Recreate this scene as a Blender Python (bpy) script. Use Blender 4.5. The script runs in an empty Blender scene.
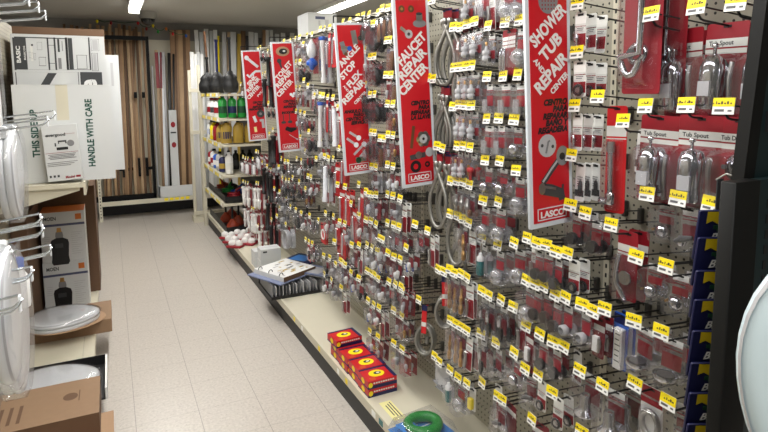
import bpy, math, random
from mathutils import Vector, Matrix
random.seed(11)
C = bpy.context.scene.collection
PI = math.pi

# ------------------------------------------------------------------ camera
F, PX, PY, H = 560.0, 384.0, 158.0, 1.66
yv = Vector((108 - PX, 96 - PY, F)).normalized()
dv = Vector((36, 4898, F)); dv = (dv - yv * dv.dot(yv)).normalized()
zv = -dv
xv = yv.cross(zv)
R = Matrix((xv, yv, zv))                       # camera frame (right, down, forward) -> world
cam = bpy.data.cameras.new('camera')
cam.sensor_width = 36.0; cam.lens = F / 768 * 36.0
cam.shift_y = -(216 - PY) / 768.0
cam.clip_start = 0.05
co = bpy.data.objects.new('camera', cam); C.objects.link(co)
m = Matrix((R.col[0], -R.col[1], -R.col[2])).transposed().to_4x4()
m.translation = Vector((0, 0, H)); co.matrix_world = m
bpy.context.scene.camera = co

def ray(u, v): return R @ Vector((u - PX, v - PY, F))
def at_x(u, v, x): d = ray(u, v); return Vector((0, 0, H)) + d * (x / d.x)
def at_y(u, v, y): d = ray(u, v); return Vector((0, 0, H)) + d * (y / d.y)
def at_z(u, v, z): d = ray(u, v); return Vector((0, 0, H)) + d * ((z - H) / d.z)

# ------------------------------------------------------------------ materials
def lin(c):
    return tuple(((x / 255) / 12.92 if x / 255 <= .04045 else ((x / 255 + .055) / 1.055) ** 2.4) for x in c) + (1,)
MATS = {}
def mat(name, rgb, rough=.6, metal=0.0, spec=.5, noise=0.0, scale=20, emit=0, coat=0):
    if name in MATS: return MATS[name]
    m = bpy.data.materials.new(name); m.use_nodes = True
    nt = m.node_tree; b = nt.nodes['Principled BSDF']
    b.inputs['Base Color'].default_value = lin(rgb)
    b.inputs['Roughness'].default_value = rough
    b.inputs['Metallic'].default_value = metal
    b.inputs['Specular IOR Level'].default_value = spec
    if coat: b.inputs['Coat Weight'].default_value = coat
    if emit:
        b.inputs['Emission Color'].default_value = lin(rgb)
        b.inputs['Emission Strength'].default_value = emit
    if noise:
        tc = nt.nodes.new('ShaderNodeTexCoord'); n = nt.nodes.new('ShaderNodeTexNoise')
        n.inputs['Scale'].default_value = scale; n.inputs['Detail'].default_value = 4
        nt.links.new(tc.outputs['Object'], n.inputs['Vector'])
        mx = nt.nodes.new('ShaderNodeMix'); mx.data_type = 'RGBA'
        a = lin(rgb)
        mx.inputs[6].default_value = tuple(x * (1 - noise) for x in a[:3]) + (1,)
        mx.inputs[7].default_value = tuple(min(1, x * (1 + noise)) for x in a[:3]) + (1,)
        nt.links.new(n.outputs['Fac'], mx.inputs[0]); nt.links.new(mx.outputs[2], b.inputs['Base Color'])
    MATS[name] = m
    return m
def clear(name, tint, white=.0, gloss=.08, face=.45):
    m = bpy.data.materials.new(name); m.use_nodes = True
    nt = m.node_tree; nt.nodes.clear()
    out = nt.nodes.new('ShaderNodeOutputMaterial')
    tr = nt.nodes.new('ShaderNodeBsdfTransparent'); tr.inputs[0].default_value = lin(tint)
    gl = nt.nodes.new('ShaderNodeBsdfGlossy'); gl.inputs['Roughness'].default_value = .12
    gl.inputs[0].default_value = (.9, .9, .9, 1)
    lw = nt.nodes.new('ShaderNodeLayerWeight'); lw.inputs[0].default_value = .35
    ma = nt.nodes.new('ShaderNodeMath'); ma.operation = 'MULTIPLY_ADD'
    ma.inputs[1].default_value = face; ma.inputs[2].default_value = gloss
    nt.links.new(lw.outputs['Facing'], ma.inputs[0])
    mx = nt.nodes.new('ShaderNodeMixShader')
    nt.links.new(ma.outputs[0], mx.inputs[0]); nt.links.new(tr.outputs[0], mx.inputs[1]); nt.links.new(gl.outputs[0], mx.inputs[2])
    last = mx
    if white:
        df = nt.nodes.new('ShaderNodeBsdfDiffuse'); df.inputs[0].default_value = (.75, .76, .78, 1)
        m2 = nt.nodes.new('ShaderNodeMixShader'); m2.inputs[0].default_value = white
        nt.links.new(last.outputs[0], m2.inputs[1]); nt.links.new(df.outputs[0], m2.inputs[2]); last = m2
    nt.links.new(last.outputs[0], out.inputs[0])
    MATS[name] = m
    return m
clear('blister', (250, 250, 252), white=.015, gloss=.035, face=.30)
clear('polybag', (248, 248, 250), white=.025, gloss=.035, face=.32)
clear('acrylic', (240, 240, 242), white=.26, gloss=.14, face=.5)
mat('red', (146, 22, 36), .45, noise=.12); mat('bright_red', (200, 28, 34), .4); mat('dark_red', (112, 18, 30), .5)
mat('sign_red', (196, 22, 34), .42); mat('white', (232, 232, 230), .5); mat('paper', (222, 222, 218), .7)
mat('sign_white', (214, 220, 226), .45)
mat('grey', (128, 128, 130), .5); mat('light_grey', (182, 182, 184), .5); mat('dark_grey', (62, 62, 64), .5)
mat('black', (22, 22, 24), .45); mat('rubber', (13, 13, 14), .55); mat('navy_shaded', (13, 17, 62), .5); mat('yellow_shaded', (206, 180, 24), .5); mat('black_wire', (44, 44, 46), .4, metal=.3)  # clip-strip pack navy and yellow: the dark post's shade put into the colour
mat('chrome', (205, 205, 210), .12, metal=1.0); mat('steel', (168, 166, 162), .3, metal=.9)
mat('braid', (150, 148, 142), .38, metal=.7, noise=.3, scale=600)
mat('hook_base', (66, 64, 60), .5); mat('brass', (186, 142, 84), .3, metal=.85); mat('bronze', (120, 84, 60), .4, metal=.6)
mat('yellow', (246, 222, 16), .5); mat('tag_white', (240, 240, 236), .5); mat('print', (74, 66, 40), .6); mat('print_grey', (96, 96, 98), .6)
mat('cream', (206, 200, 180), .5, noise=.04, scale=6); mat('plinth_black', (20, 20, 21), .5)
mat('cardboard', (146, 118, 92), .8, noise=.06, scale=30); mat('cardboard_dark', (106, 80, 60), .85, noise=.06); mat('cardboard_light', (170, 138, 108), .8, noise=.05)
mat('carton_white', (206, 208, 208), .6, noise=.02, scale=8); mat('green_ink', (22, 74, 62), .6); mat('ink', (58, 60, 62), .6)
mat('band_blue', (74, 80, 108), .5); mat('orange', (206, 112, 40), .5); mat('blue', (30, 90, 190), .4); mat('navy', (22, 28, 78), .45); mat('sky_blue', (60, 130, 205), .4)
mat('teal', (20, 110, 112), .4); mat('green', (26, 138, 52), .35); mat('dark_green', (18, 66, 40), .4); mat('gold', (176, 146, 62), .35)
mat('seat_white', (228, 231, 232), .22, coat=.3); mat('seat_blue_white', (214, 232, 238), .25, coat=.3)
mat('pale_yellow', (232, 226, 160), .7); mat('pink', (206, 120, 130), .5)
mat('chrome_hook', (200, 206, 210), .22, metal=.9); mat('clip', (236, 240, 244), .3)
mat('post_dark', (13, 13, 12), .5, spec=.25); mat('post_green', (16, 34, 36), .4); mat('orange_red', (176, 70, 44), .5)
mat('rack_black', (7, 7, 8), .6, spec=.2); mat('cover_blue', (122, 132, 162), .5); mat('dome', (16, 16, 18), .08, coat=.5); mat('housing', (150, 148, 142), .5)
WOODS = [mat('wood_a', (184, 152, 116), .6, noise=.15, scale=14), mat('wood_b', (156, 124, 94), .6, noise=.15, scale=14), mat('wood_c', (196, 168, 134), .6, noise=.12, scale=14), mat('wood_d', (112, 86, 64), .6, noise=.15, scale=14)]

def node_mat(name):
    m = bpy.data.materials.new(name); m.use_nodes = True; MATS[name] = m
    return m, m.node_tree, m.node_tree.nodes['Principled BSDF']
def nd(nt, t, **kw):
    n = nt.nodes.new(t)
    for k, v in kw.items(): setattr(n, k, v)
    return n
def mth(nt, op, a, b=None):
    n = nd(nt, 'ShaderNodeMath', operation=op)
    for i, s in enumerate((a, b)):
        if s is None: continue
        if isinstance(s, (int, float)): n.inputs[i].default_value = s
        else: nt.links.new(s, n.inputs[i])
    return n.outputs[0]
def mixc(nt, f, a, b):
    n = nd(nt, 'ShaderNodeMix', data_type='RGBA')
    nt.links.new(f, n.inputs[0])
    for i, s in ((6, a), (7, b)):
        if isinstance(s, tuple): n.inputs[i].default_value = s
        else: nt.links.new(s, n.inputs[i])
    return n.outputs[2]
# floor: 12 inch speckled vinyl tiles with thin joints
m_, nt, b = node_mat('floor_tile')
geo = nd(nt, 'ShaderNodeNewGeometry'); sp = nd(nt, 'ShaderNodeSeparateXYZ'); nt.links.new(geo.outputs['Position'], sp.inputs[0])
def joint(s, off):
    a = mth(nt, 'ADD', s, off); a = mth(nt, 'DIVIDE', a, .305); a = mth(nt, 'FRACT', a); a = mth(nt, 'SUBTRACT', a, .5); a = mth(nt, 'ABSOLUTE', a)
    return mth(nt, 'GREATER_THAN', a, .4945)
jx = joint(sp.outputs[0], .305 * 4 - .033); jy = joint(sp.outputs[1], .1)
jy = mth(nt, 'MULTIPLY', jy, .55)
j = mth(nt, 'MULTIPLY', mth(nt, 'MAXIMUM', jx, jy), .55)
n1 = nd(nt, 'ShaderNodeTexNoise'); n1.inputs['Scale'].default_value = 70; n1.inputs['Detail'].default_value = 5
nt.links.new(geo.outputs['Position'], n1.inputs['Vector'])
vo = nd(nt, 'ShaderNodeTexVoronoi'); vo.inputs['Scale'].default_value = 48; nt.links.new(geo.outputs['Position'], vo.inputs['Vector'])
base = mixc(nt, n1.outputs['Fac'], lin((168, 161, 152)), lin((217, 210, 201)))
spk = mth(nt, 'MULTIPLY', mth(nt, 'LESS_THAN', vo.outputs['Distance'], .2), .22)
base = mixc(nt, spk, base, lin((120, 108, 98)))
base = mixc(nt, j, base, lin((104, 96, 88)))
nt.links.new(base, b.inputs['Base Color']); b.inputs['Roughness'].default_value = .3
# pegboard with a one inch grid of holes
m_, nt, b = node_mat('pegboard')
geo = nd(nt, 'ShaderNodeNewGeometry'); sp = nd(nt, 'ShaderNodeSeparateXYZ'); nt.links.new(geo.outputs['Position'], sp.inputs[0])
def cell(s):
    a = mth(nt, 'DIVIDE', s, .0254); a = mth(nt, 'FRACT', mth(nt, 'ADD', a, 100)); return mth(nt, 'SUBTRACT', a, .5)
cy, cz = cell(sp.outputs[1]), cell(sp.outputs[2])
d2 = mth(nt, 'ADD', mth(nt, 'MULTIPLY', cy, cy), mth(nt, 'MULTIPLY', cz, cz))
hole = mth(nt, 'LESS_THAN', d2, .024)
n1 = nd(nt, 'ShaderNodeTexNoise'); n1.inputs['Scale'].default_value = 3; nt.links.new(geo.outputs['Position'], n1.inputs['Vector'])
bc = mixc(nt, n1.outputs['Fac'], lin((150, 145, 130)), lin((170, 165, 149)))
nt.links.new(mixc(nt, hole, bc, lin((34, 32, 28))), b.inputs['Base Color']); b.inputs['Roughness'].default_value = .5
mat('ceiling_paint', (184, 182, 176), .9, noise=.03, scale=1.5); mat('wall_paint', (146, 144, 140), .85, noise=.04, scale=2)
mat('tube_light', (255, 252, 244), .5, emit=9.0)

# ------------------------------------------------------------------ mesh builder
class MB:
    def __init__(s): s.v = []; s.f = []; s.m = []; s.sm = []; s.names = []
    def mi(s, name):
        if name not in s.names: s.names.append(name)
        return s.names.index(name)
    def add(s, vs, fs, mt, smooth=False):
        o = len(s.v); s.v += [tuple(p) for p in vs]; k = s.mi(mt)
        for f in fs: s.f.append([i + o for i in f]); s.m.append(k); s.sm.append(smooth)
        return s
    def join(s, other, T=None):
        o = len(s.v)
        s.v += [tuple(T @ Vector(p)) for p in other.v] if T else list(other.v)
        for f, k, q in zip(other.f, other.m, other.sm):
            s.f.append([i + o for i in f]); s.m.append(s.mi(other.names[k])); s.sm.append(q)
        return s
    def box(s, x0, x1, y0, y1, z0, z1, mt, T=None, mats=None):
        vs = [(x, y, z) for x in (x0, x1) for y in (y0, y1) for z in (z0, z1)]
        if T: vs = [T @ Vector(p) for p in vs]
        fs = [(0, 1, 3, 2), (4, 6, 7, 5), (0, 4, 5, 1), (2, 3, 7, 6), (0, 2, 6, 4), (1, 5, 7, 3)]   # -x +x -y +y -z +z
        if mats is None: return s.add(vs, fs, mt)
        for f, q in zip(fs, mats): s.add(vs, [f], q or mt)
        return s
    def rbox(s, x0, x1, y0, y1, z0, z1, mt, r=.01, ax=0, n=4, cap=(True, True)):
        # box with rounded corners in the plane across axis ax, its ends slightly chamfered
        L = ((x0, x1), (y0, y1), (z0, z1)); a, b_ = [i for i in range(3) if i != ax]
        (a0, a1), (b0, b1), (e0, e1) = L[a], L[b_], L[ax]
        def ring(e, ins):
            out = []
            rr = r
            for (cx, cy, st) in ((a1 - rr, b1 - rr, 0), (a0 + rr, b1 - rr, 1), (a0 + rr, b0 + rr, 2), (a1 - rr, b0 + rr, 3)):
                for k in range(n + 1):
                    t = PI / 2 * (st + k / n); q = [0, 0, 0]
                    q[a] = cx + (rr - ins) * math.cos(t); q[b_] = cy + (rr - ins) * math.sin(t); q[ax] = e; out.append(q)
            return out
        c = min(r * .35, abs(e1 - e0) * .3)
        rings = [ring(e0, c), ring(e0 + c, 0), ring(e1 - c, 0), ring(e1, c)]
        return s.loft(rings, mt, cap=cap)
    def loft(s, rings, mt, cap=(True, True), smooth=True, closed=True):
        n = len(rings[0]); vs = [p for r_ in rings for p in r_]; fs = []
        for i in range(len(rings) - 1):
            for k in range(n if closed else n - 1):
                k2 = (k + 1) % n; fs.append((i * n + k, i * n + k2, (i + 1) * n + k2, (i + 1) * n + k))
        s.add(vs, fs, mt, smooth)
        if cap[0]: s.add(rings[0], [tuple(range(n))[::-1]], mt)
        if cap[1]: s.add(rings[-1], [tuple(range(n))], mt)
        return s
    def lathe(s, prof, mt, o=(0, 0, 0), ax=2, n=12, cap=(True, True), T=None):
        rings = []
        for r_, h in prof:
            ring = []
            for k in range(n):
                t = 2 * PI * k / n; p = [0, 0, 0]
                p[(ax + 1) % 3] = r_ * math.cos(t); p[(ax + 2) % 3] = r_ * math.sin(t); p[ax] = h
                p = Vector(p) + Vector(o); ring.append(T @ p if T else p)
            rings.append(ring)
        return s.loft(rings, mt, cap)
    def tube(s, pts, r_, mt, n=6, cap=True, closed=False):
        pts = [Vector(p) for p in pts]; rings = []; N = len(pts)
        rr = r_ if isinstance(r_, (list, tuple)) else [r_] * N
        prev = None
        for i, p in enumerate(pts):
            a = pts[(i - 1) % N] if (closed or i > 0) else p
            c = pts[(i + 1) % N] if (closed or i < N - 1) else p
            t = (c - a).normalized()
            if prev is None:
                up = Vector((0, 0, 1)) if abs(t.z) < .9 else Vector((1, 0, 0))
                u = t.cross(up).normalized()
            else: u = (prev - t * prev.dot(t)).normalized()
            prev = u; w = t.cross(u)
            rings.append([p + (u * math.cos(2 * PI * k / n) + w * math.sin(2 * PI * k / n)) * rr[i] for k in range(n)])
        if closed: rings.append(rings[0])
        return s.loft(rings, mt, (cap and not closed, cap and not closed))
    def mesh(s, name):
        me = bpy.data.meshes.new(name); me.from_pydata(s.v, [], s.f)
        for q in s.names: me.materials.append(MATS[q])
        me.polygons.foreach_set('material_index', s.m); me.polygons.foreach_set('use_smooth', s.sm)
        me.update(); return me
def link(name, me, parent=None, loc=None):
    o = bpy.data.objects.new(name, me); C.objects.link(o)
    if parent: o.parent = parent
    if loc is not None: o.location = loc
    return o
def obj(name, mb, parent=None, loc=None): return link(name, mb.mesh(name), parent, loc)
def tag(o, label=None, cat=None, group=None, kind=None):
    if label: o['label'] = label
    if cat: o['category'] = cat
    if group: o['group'] = group
    if kind: o['kind'] = kind
    return o
def thing(name, label, cat, loc=(0, 0, 0), rot=(0, 0, 0), group=None):
    o = bpy.data.objects.new(name, None); C.objects.link(o); o.location = loc; o.rotation_euler = rot
    o.empty_display_size = .05
    return tag(o, label, cat, group)
def struct(name, mb): return tag(obj(name, mb), kind='structure')
def dup(o, parent=None):
    c = o.copy(); C.objects.link(c); c.parent = parent
    for ch in o.children: dup(ch, c)
    return c

TXT = {}
def text(body, size, bold=.0, sx=1.0, shear=0.0, align='LEFT'):
    """flat lettering in its own x (reading) / y (up) plane -> list of (verts, faces)"""
    k = (body, round(size, 5), bold, sx, shear, align)
    if k in TXT: return TXT[k]
    cu = bpy.data.curves.new('lettering', 'FONT'); cu.body = body; cu.size = size; cu.offset = bold * size; cu.shear = shear
    cu.align_x = align; cu.resolution_u = 3; cu.fill_mode = 'FRONT'
    o = bpy.data.objects.new('lettering', cu); C.objects.link(o)
    dg = bpy.context.evaluated_depsgraph_get(); me = bpy.data.meshes.new_from_object(o.evaluated_get(dg))
    vs = [(p.co.x * sx, p.co.y) for p in me.vertices]; fs = [tuple(p.vertices) for p in me.polygons]
    bpy.data.objects.remove(o); bpy.data.curves.remove(cu); bpy.data.meshes.remove(me)
    TXT[k] = (vs, fs); return TXT[k]
def put_text(mb, body, origin, ex, ey, size, mt, **kw):
    vs, fs = text(body, size, **kw); O = Vector(origin); ex = Vector(ex).normalized(); ey = Vector(ey).normalized()
    mb.add([O + ex * x + ey * y for x, y in vs], fs, mt); return mb

# ------------------------------------------------------------------ the room
XW0, XW1, Y0, YB, ZC = -3.2, 5.2, -3.0, 8.75, 2.70
struct('floor', MB().box(XW0, XW1, Y0, YB, -.05, 0, 'floor_tile'))
struct('ceiling', MB().box(XW0, XW1, Y0, YB, ZC, ZC + .05, 'ceiling_paint'))
struct('wall_back', MB().box(XW0, XW1, YB, YB + .08, 0, ZC, 'wall_paint'))
struct('wall_left', MB().box(XW0 - .08, XW0, Y0, YB, 0, ZC, 'wall_paint'))
struct('wall_right', MB().box(XW1, XW1 + .08, Y0, YB, 0, ZC, 'wall_paint'))
struct('wall_front', MB().box(XW0, XW1, Y0 - .08, Y0, 0, ZC, 'wall_paint'))

def strip_light(x, y0, y1, label):
    t = thing('ceiling_light', label, 'ceiling light', (x, (y0 + y1) / 2, ZC))
    L = (y1 - y0) / 2
    obj('housing', MB().box(-.07, .07, -L, L, -.045, 0, 'white'), t)
    for s in (-1, 1): obj('tube', MB().lathe([(.016, -L + .03), (.016, L - .03)], 'tube_light', (s * .032, 0, -.06), 1, 10), t)
    for s in (-1, 1): obj('end_cap', MB().box(-.06, .06, s * L - .015, s * L + .015, -.085, -.0, 'white'), t)
strip_light(2.42, 1.2, 6.75, 'bare fluorescent strip on the ceiling above the white carton and hook tops')
strip_light(.33, 1.0, 7.3, 'bare fluorescent strip on the ceiling running towards the security camera dome')
t = thing('security_camera', 'dark security camera dome fixed under the ceiling by the string lights', 'security camera', (.5, 7.7, ZC))
obj('mounting_base', MB().lathe([(.11, 0), (.11, -.06), (.095, -.09)], 'housing', n=20), t)
obj('dome', MB().lathe([(.085, -.085), (.08, -.12), (.06, -.15), (.03, -.166), (.005, -.17)], 'dome', n=20), t)

def area(x, y, sx, sy, e, z=ZC - .12, col=(1, .985, .96)):
    l = bpy.data.lights.new('area', 'AREA'); l.shape = 'RECTANGLE'; l.size = sx; l.size_y = sy; l.energy = e; l.color = col
    o = bpy.data.objects.new('area_light', l); C.objects.link(o); o.location = (x, y, z); return o
area(.36, 4.3, .3, 5.6, 84); area(1.6, 7.0, 1.8, .3, 20); area(.4, .2, .4, 3.0, 48); area(2.42, 3.8, .3, 5.2, 60); area(-1.6, 3.5, .3, 5.5, 45); area(-.1, -1.6, 2.5, .4, 22)  # second one is added fill, brightening the white trims at the back
w = bpy.data.worlds.new('world'); bpy.context.scene.world = w; w.use_nodes = True
w.node_tree.nodes['Background'].inputs[0].default_value = (1, .98, .95, 1); w.node_tree.nodes['Background'].inputs[1].default_value = .3
sc = bpy.context.scene
sc.view_settings.view_transform = 'Standard'; sc.view_settings.exposure = .0
sc.cycles.transparent_max_bounces = 32; sc.cycles.max_bounces = 8; sc.cycles.caustics_reflective = False; sc.cycles.caustics_refractive = False
sc.cycles.use_denoising = True

# ------------------------------------------------------------------ right gondola
PEG, LIP, DECK, TOP = 1.46, 1.05, .17, 2.12
GY0, GY1 = .70, 7.35
g = thing('gondola_shelving', 'long cream pegboard gondola with low deck running down the aisle', 'store shelving', (PEG, 4, 0))
def gp(name, mb):
    o = obj(name, mb, g); o.matrix_parent_inverse = Matrix.Translation((-PEG, -4, 0)); return o
gp('pegboard', MB().box(PEG, PEG + .03, GY0, 5.98, DECK, TOP, 'pegboard'))
gp('base_deck', MB().box(LIP + .012, PEG, GY0, GY1, DECK - .02, DECK, 'cream'))
gp('price_rail', MB().box(LIP, LIP + .012, GY0, GY1, .126, DECK + .004, 'cream'))
gp('kick_plate', MB().box(1.072, 1.09, GY0, GY1, 0, .15, 'plinth_black'))
gp('top_cap', MB().box(PEG - .02, PEG + .5, GY0, 5.98, TOP, TOP + .02, 'cream'))
gp('back_panel', MB().box(PEG + .45, PEG + .48, GY0, 5.98, 0, TOP, 'cream'))
for y in (1.30, 2.52, 3.74, 4.96):
    mb = MB().box(PEG - .006, PEG, y - .012, y + .012, DECK, TOP, 'cream')
    for k in range(60): mb.box(PEG - .0075, PEG - .006, y - .003, y + .003, DECK + .02 + k * .0318, DECK + .034 + k * .0318, 'black')
    gp('upright', mb)
mb = MB()
gp('back_rail', mb.box(PEG - .012, PEG, GY0, 5.98, DECK, DECK + .075, 'pegboard'))
for k, y in enumerate((2.62, 2.74, 3.05, 3.38, 3.55)):
    gp('price_sticker', MB().box(LIP - .002, LIP, y - .014, y + .014, .134, .162, ('yellow', 'tag_white', 'yellow', 'tag_white', 'yellow')[k]))
for k, y in enumerate((2.2, 2.28)):
    gp('price_sticker', MB().box(LIP - .002, LIP, y - .02, y + .02, .134, .162, ('teal', 'tag_white')[k]))

# deep shelves at the far end of the run
for k, z in enumerate((1.68, 1.416, 1.14, .808, .50)):
    mb = MB().box(LIP, PEG + .05, 6.06, GY1, z - .03, z - .008, 'cream')
    sh = gp('shelf', mb)
    rail = MB().box(LIP - .012, LIP, 6.06, GY1, z - .04, z + .006, 'cream')
    for q in range(9): rail.box(LIP - .014, LIP - .012, 6.12 + q * .13, 6.19 + q * .13, z - .034, z + .0, 'yellow' if q % 3 else 'tag_white')
    r_ = obj('shelf_rail', rail, sh)
gp('shelf_back', MB().box(PEG + .05, PEG + .06, 5.98, GY1, DECK, 1.69, 'dark_grey'))
gp('divider_panel', MB().box(PEG + .0, PEG + .06, 5.98, 6.02, DECK, TOP, 'cream'))
for y in (GY1 - .02,):
    mb = MB().box(LIP - .03, LIP + .01, y, y + .04, 0, 1.68, 'cream')
    gp('end_post', mb)

# white trim stock rack standing behind the end of the run
t = thing('trim_rack', 'cream upright frame with cross rails holding white trim behind the deep shelves', 'rack', (1.0, 7.62, 0))
for x in (-.07, .045): obj('post', MB().box(x, x + .035, -.02, .02, 0, 2.05 if x > 0 else 1.98, 'cream'), t)
for z in (1.70, 1.16, .1): obj('cross_rail', MB().box(-.07, .35, -.035, -.02, z, z + .045, 'cream'), t)
obj('foot', MB().box(-.08, .09, -.06, .12, 0, .07, 'cream'), t)

# ------------------------------------------------------------------ hooks with price tags
BAYS = [(-1, 1.265, 'right of the shower sign', 'the shower sign'), (1.265, 2.12, 'between faucet and shower signs', 'the faucet sign'),
        (2.12, 2.78, 'between angle-stop and faucet signs', 'the angle-stop sign'), (2.78, 4.03, 'between toilet and angle-stop signs', 'the toilet sign'),
        (4.03, 9, 'beyond the toilet sign', 'the far shelves')]
ORD = ['first', 'second', 'third', 'fourth', 'fifth', 'sixth', 'seventh', 'eighth', 'ninth', 'tenth', 'eleventh', 'twelfth', 'thirteenth', 'fourteenth',
       'fifteenth', 'sixteenth', 'seventeenth', 'eighteenth', 'nineteenth', 'twentieth'] + ['%dth' % k for k in range(21, 40)]
# u, v of the tag in the photo, then kind of goods, X of the front pack, how many packs (bays A and B)
NEAR = """460,-13,redtall,1.25,2 467,-16,cart,1.24,2 474.7,-19,redtall,1.24,2 481,-21,clearred,1.24,2 488,-20,redtall,1.24,2 505,-27,acryl,1.24,2 517,-28,acryl,1.24,1 428,0,hose,1.31,3 432.5,-1,hose,1.30,3 428,77,hose,1.30,3 433,78,hose,1.29,3 651.3,12.5,spout,1.35,2 696.3,5,spout,1.34,2 736,1,spout,1.35,1 597.5,95.3,arm,1.30,1 645.3,104.5,spout,1.28,2 623,119.5,slimwhite,1.30,1
686.3,103.7,spout,1.28,2 723.8,104.8,drain,1.28,1 647,192.7,knobbag,1.30,1 678,197,handlebag,1.27,1 711,202.7,none,0,0 611,223.5,lever,1.29,2
636,255.5,knobbag,1.30,2 666,265,knobbag,1.28,2 604.7,307.7,bluepack,1.29,2 593,310,slimred,1.25,2 633.7,319.7,escut,1.27,2 661,330.5,escut,1.27,2
602.5,385,bell,1.28,2 634.7,382.5,ringcard,1.29,1 668,401,bell,1.30,1 579.7,369.5,bell,1.28,1 581.7,431,slim,1.25,1 582,303.5,nut,1.24,2
577.5,2,slim,1.235,3 576.7,51,slimring,1.235,3 574.5,104.5,slim,1.235,3 571.5,154.2,slimwhite,1.26,3 570.3,204,black,1.25,3 585.2,212,black,1.27,2
514,242,acryl,1.25,2 527,237,redtall,1.26,1 536.7,242,black,1.235,2 546,244,black,1.235,2 556,250.7,black,1.235,2 567.5,252.3,slimring,1.25,2
526,279.3,acryl,1.24,1 535.3,283,black,1.235,2 544,285,black,1.24,2 555,293.8,black,1.235,2 565.5,296.7,nut,1.235,2
526,325,slimred,1.24,2 539.7,333.3,black,1.24,2 553,341,black,1.24,2 563.7,345.5,slim,1.28,1 514,352,knobbag,1.24,2 501,299,stem,1.235,2 513,306,redtall,1.26,2
525,368,handlebag,1.25,1 538,374,slimring,1.24,1 552,391.7,slimring,1.25,2 531.7,418.7,diag,1.26,1 502,398.7,diag,1.26,1 498,396,handlebag,1.24,1
439,361,bracket,1.25,1 450,369.5,bottle,1.235,1 458,377,acryl,1.24,2 466.7,383,yellowbit,1.25,1 482,382,redtall,1.30,1
418.7,299,coil,1.27,1 450.5,319.7,brass,1.235,2 456,323,brass,1.235,2 461,326,brass,1.235,2 467,330,redtall,1.235,2 481,333,stem,1.235,2 496,342,handlebag,1.235,2
481.7,290,stem,1.235,2 489,294.7,stem,1.235,2 434.5,355.5,bracket,1.25,1 463,218,brass,1.235,2 468.5,222,redtall,1.24,2 482,237.7,bottle,1.235,2 497.5,244,acryl,1.235,2
438,268.5,coil,1.26,1 444,271,coil,1.33,1 449.7,268.5,brass,1.235,2 454,272,brass,1.235,2 461,273,brass,1.235,2 467,277,redtall,1.235,2
437,145,hose,1.235,2 442.5,147.5,hose,1.25,2 456.7,145,cart,1.24,2 463,145,cart,1.24,2 470,146.5,redknob,1.24,2 485,159.3,knobbag,1.24,2 499.7,160,knobbag,1.24,2 516,169.5,acryl,1.24,2
450.3,180,hose,1.26,1 456.7,180,valve,1.24,2 463,181,valve,1.24,2 469.5,184,valve,1.235,2 483,199.5,acryl,1.235,2 498.3,201,acryl,1.235,2
450,213,hose,1.27,1 457.5,215,valve,1.25,2 453,105.7,redtall,1.25,1 458.7,103.7,cart,1.24,2 465,104,cart,1.24,3 471,104.5,cart,1.24,3 487,75.7,clearred,1.235,2 503,75.3,clearred,1.235,2 517.5,74,clearred,1.24,1
486.7,117.8,clearred,1.235,2 498.7,117.3,clearred,1.235,2 514,118.7,knobbag,1.24,2 453.3,26,hose,1.27,1 460,26,valve,1.24,2 467,23,cart,1.24,2 474.7,20.3,cart,1.24,2
488,25,cart,1.24,2 505,21.3,chromecard,1.24,2 519,19,acryl,1.24,2 454,66.7,redtall,1.25,1 459.7,66,cart,1.24,2 466,65,cart,1.24,2 471.7,64.5,cart,1.24,3"""
MID = """373,23 370,56 374,55.5 386.3,39.5 389.5,39 357.5,16.5 363,14.7 369,13.7 378,11.7 382,7.5 388,7 343,21.5 350,20 364,49.5 386,74 391,74 365,84 370,94 374.5,93.5 387.5,103 393,103 371,131.5 374.7,132 380,137.5 384,138 388,133.7 393,134.5 371.7,165.7 376,166.5 387.5,163.7 393,165.5 358.7,184 345,186 366,190.7 369,193 371.7,193.7 376,194 387.5,193.5 393,195 400,198 351,203 358.7,215 366,219 371,220 376,223.5 387.5,222 393.7,224 399,226 415,223.5 427.5,230 344.7,223 382.5,239 380,237.5 406,247 351.7,244.3 359,244.7 367,244.3 372,247 377.5,250.5 388,252 394,256 400.3,258.5 341.7,261 345,264.3 351,272 358.7,277.7 367,270 371,272.3 374.5,274.3 378.3,278 389,281 395.3,283.5 401,286 368,300 373.7,304.3 379,307 393.7,309.7 401.7,315.5 369.7,331 378,336.3 393.7,342.7 402,348.8 402,289"""
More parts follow.
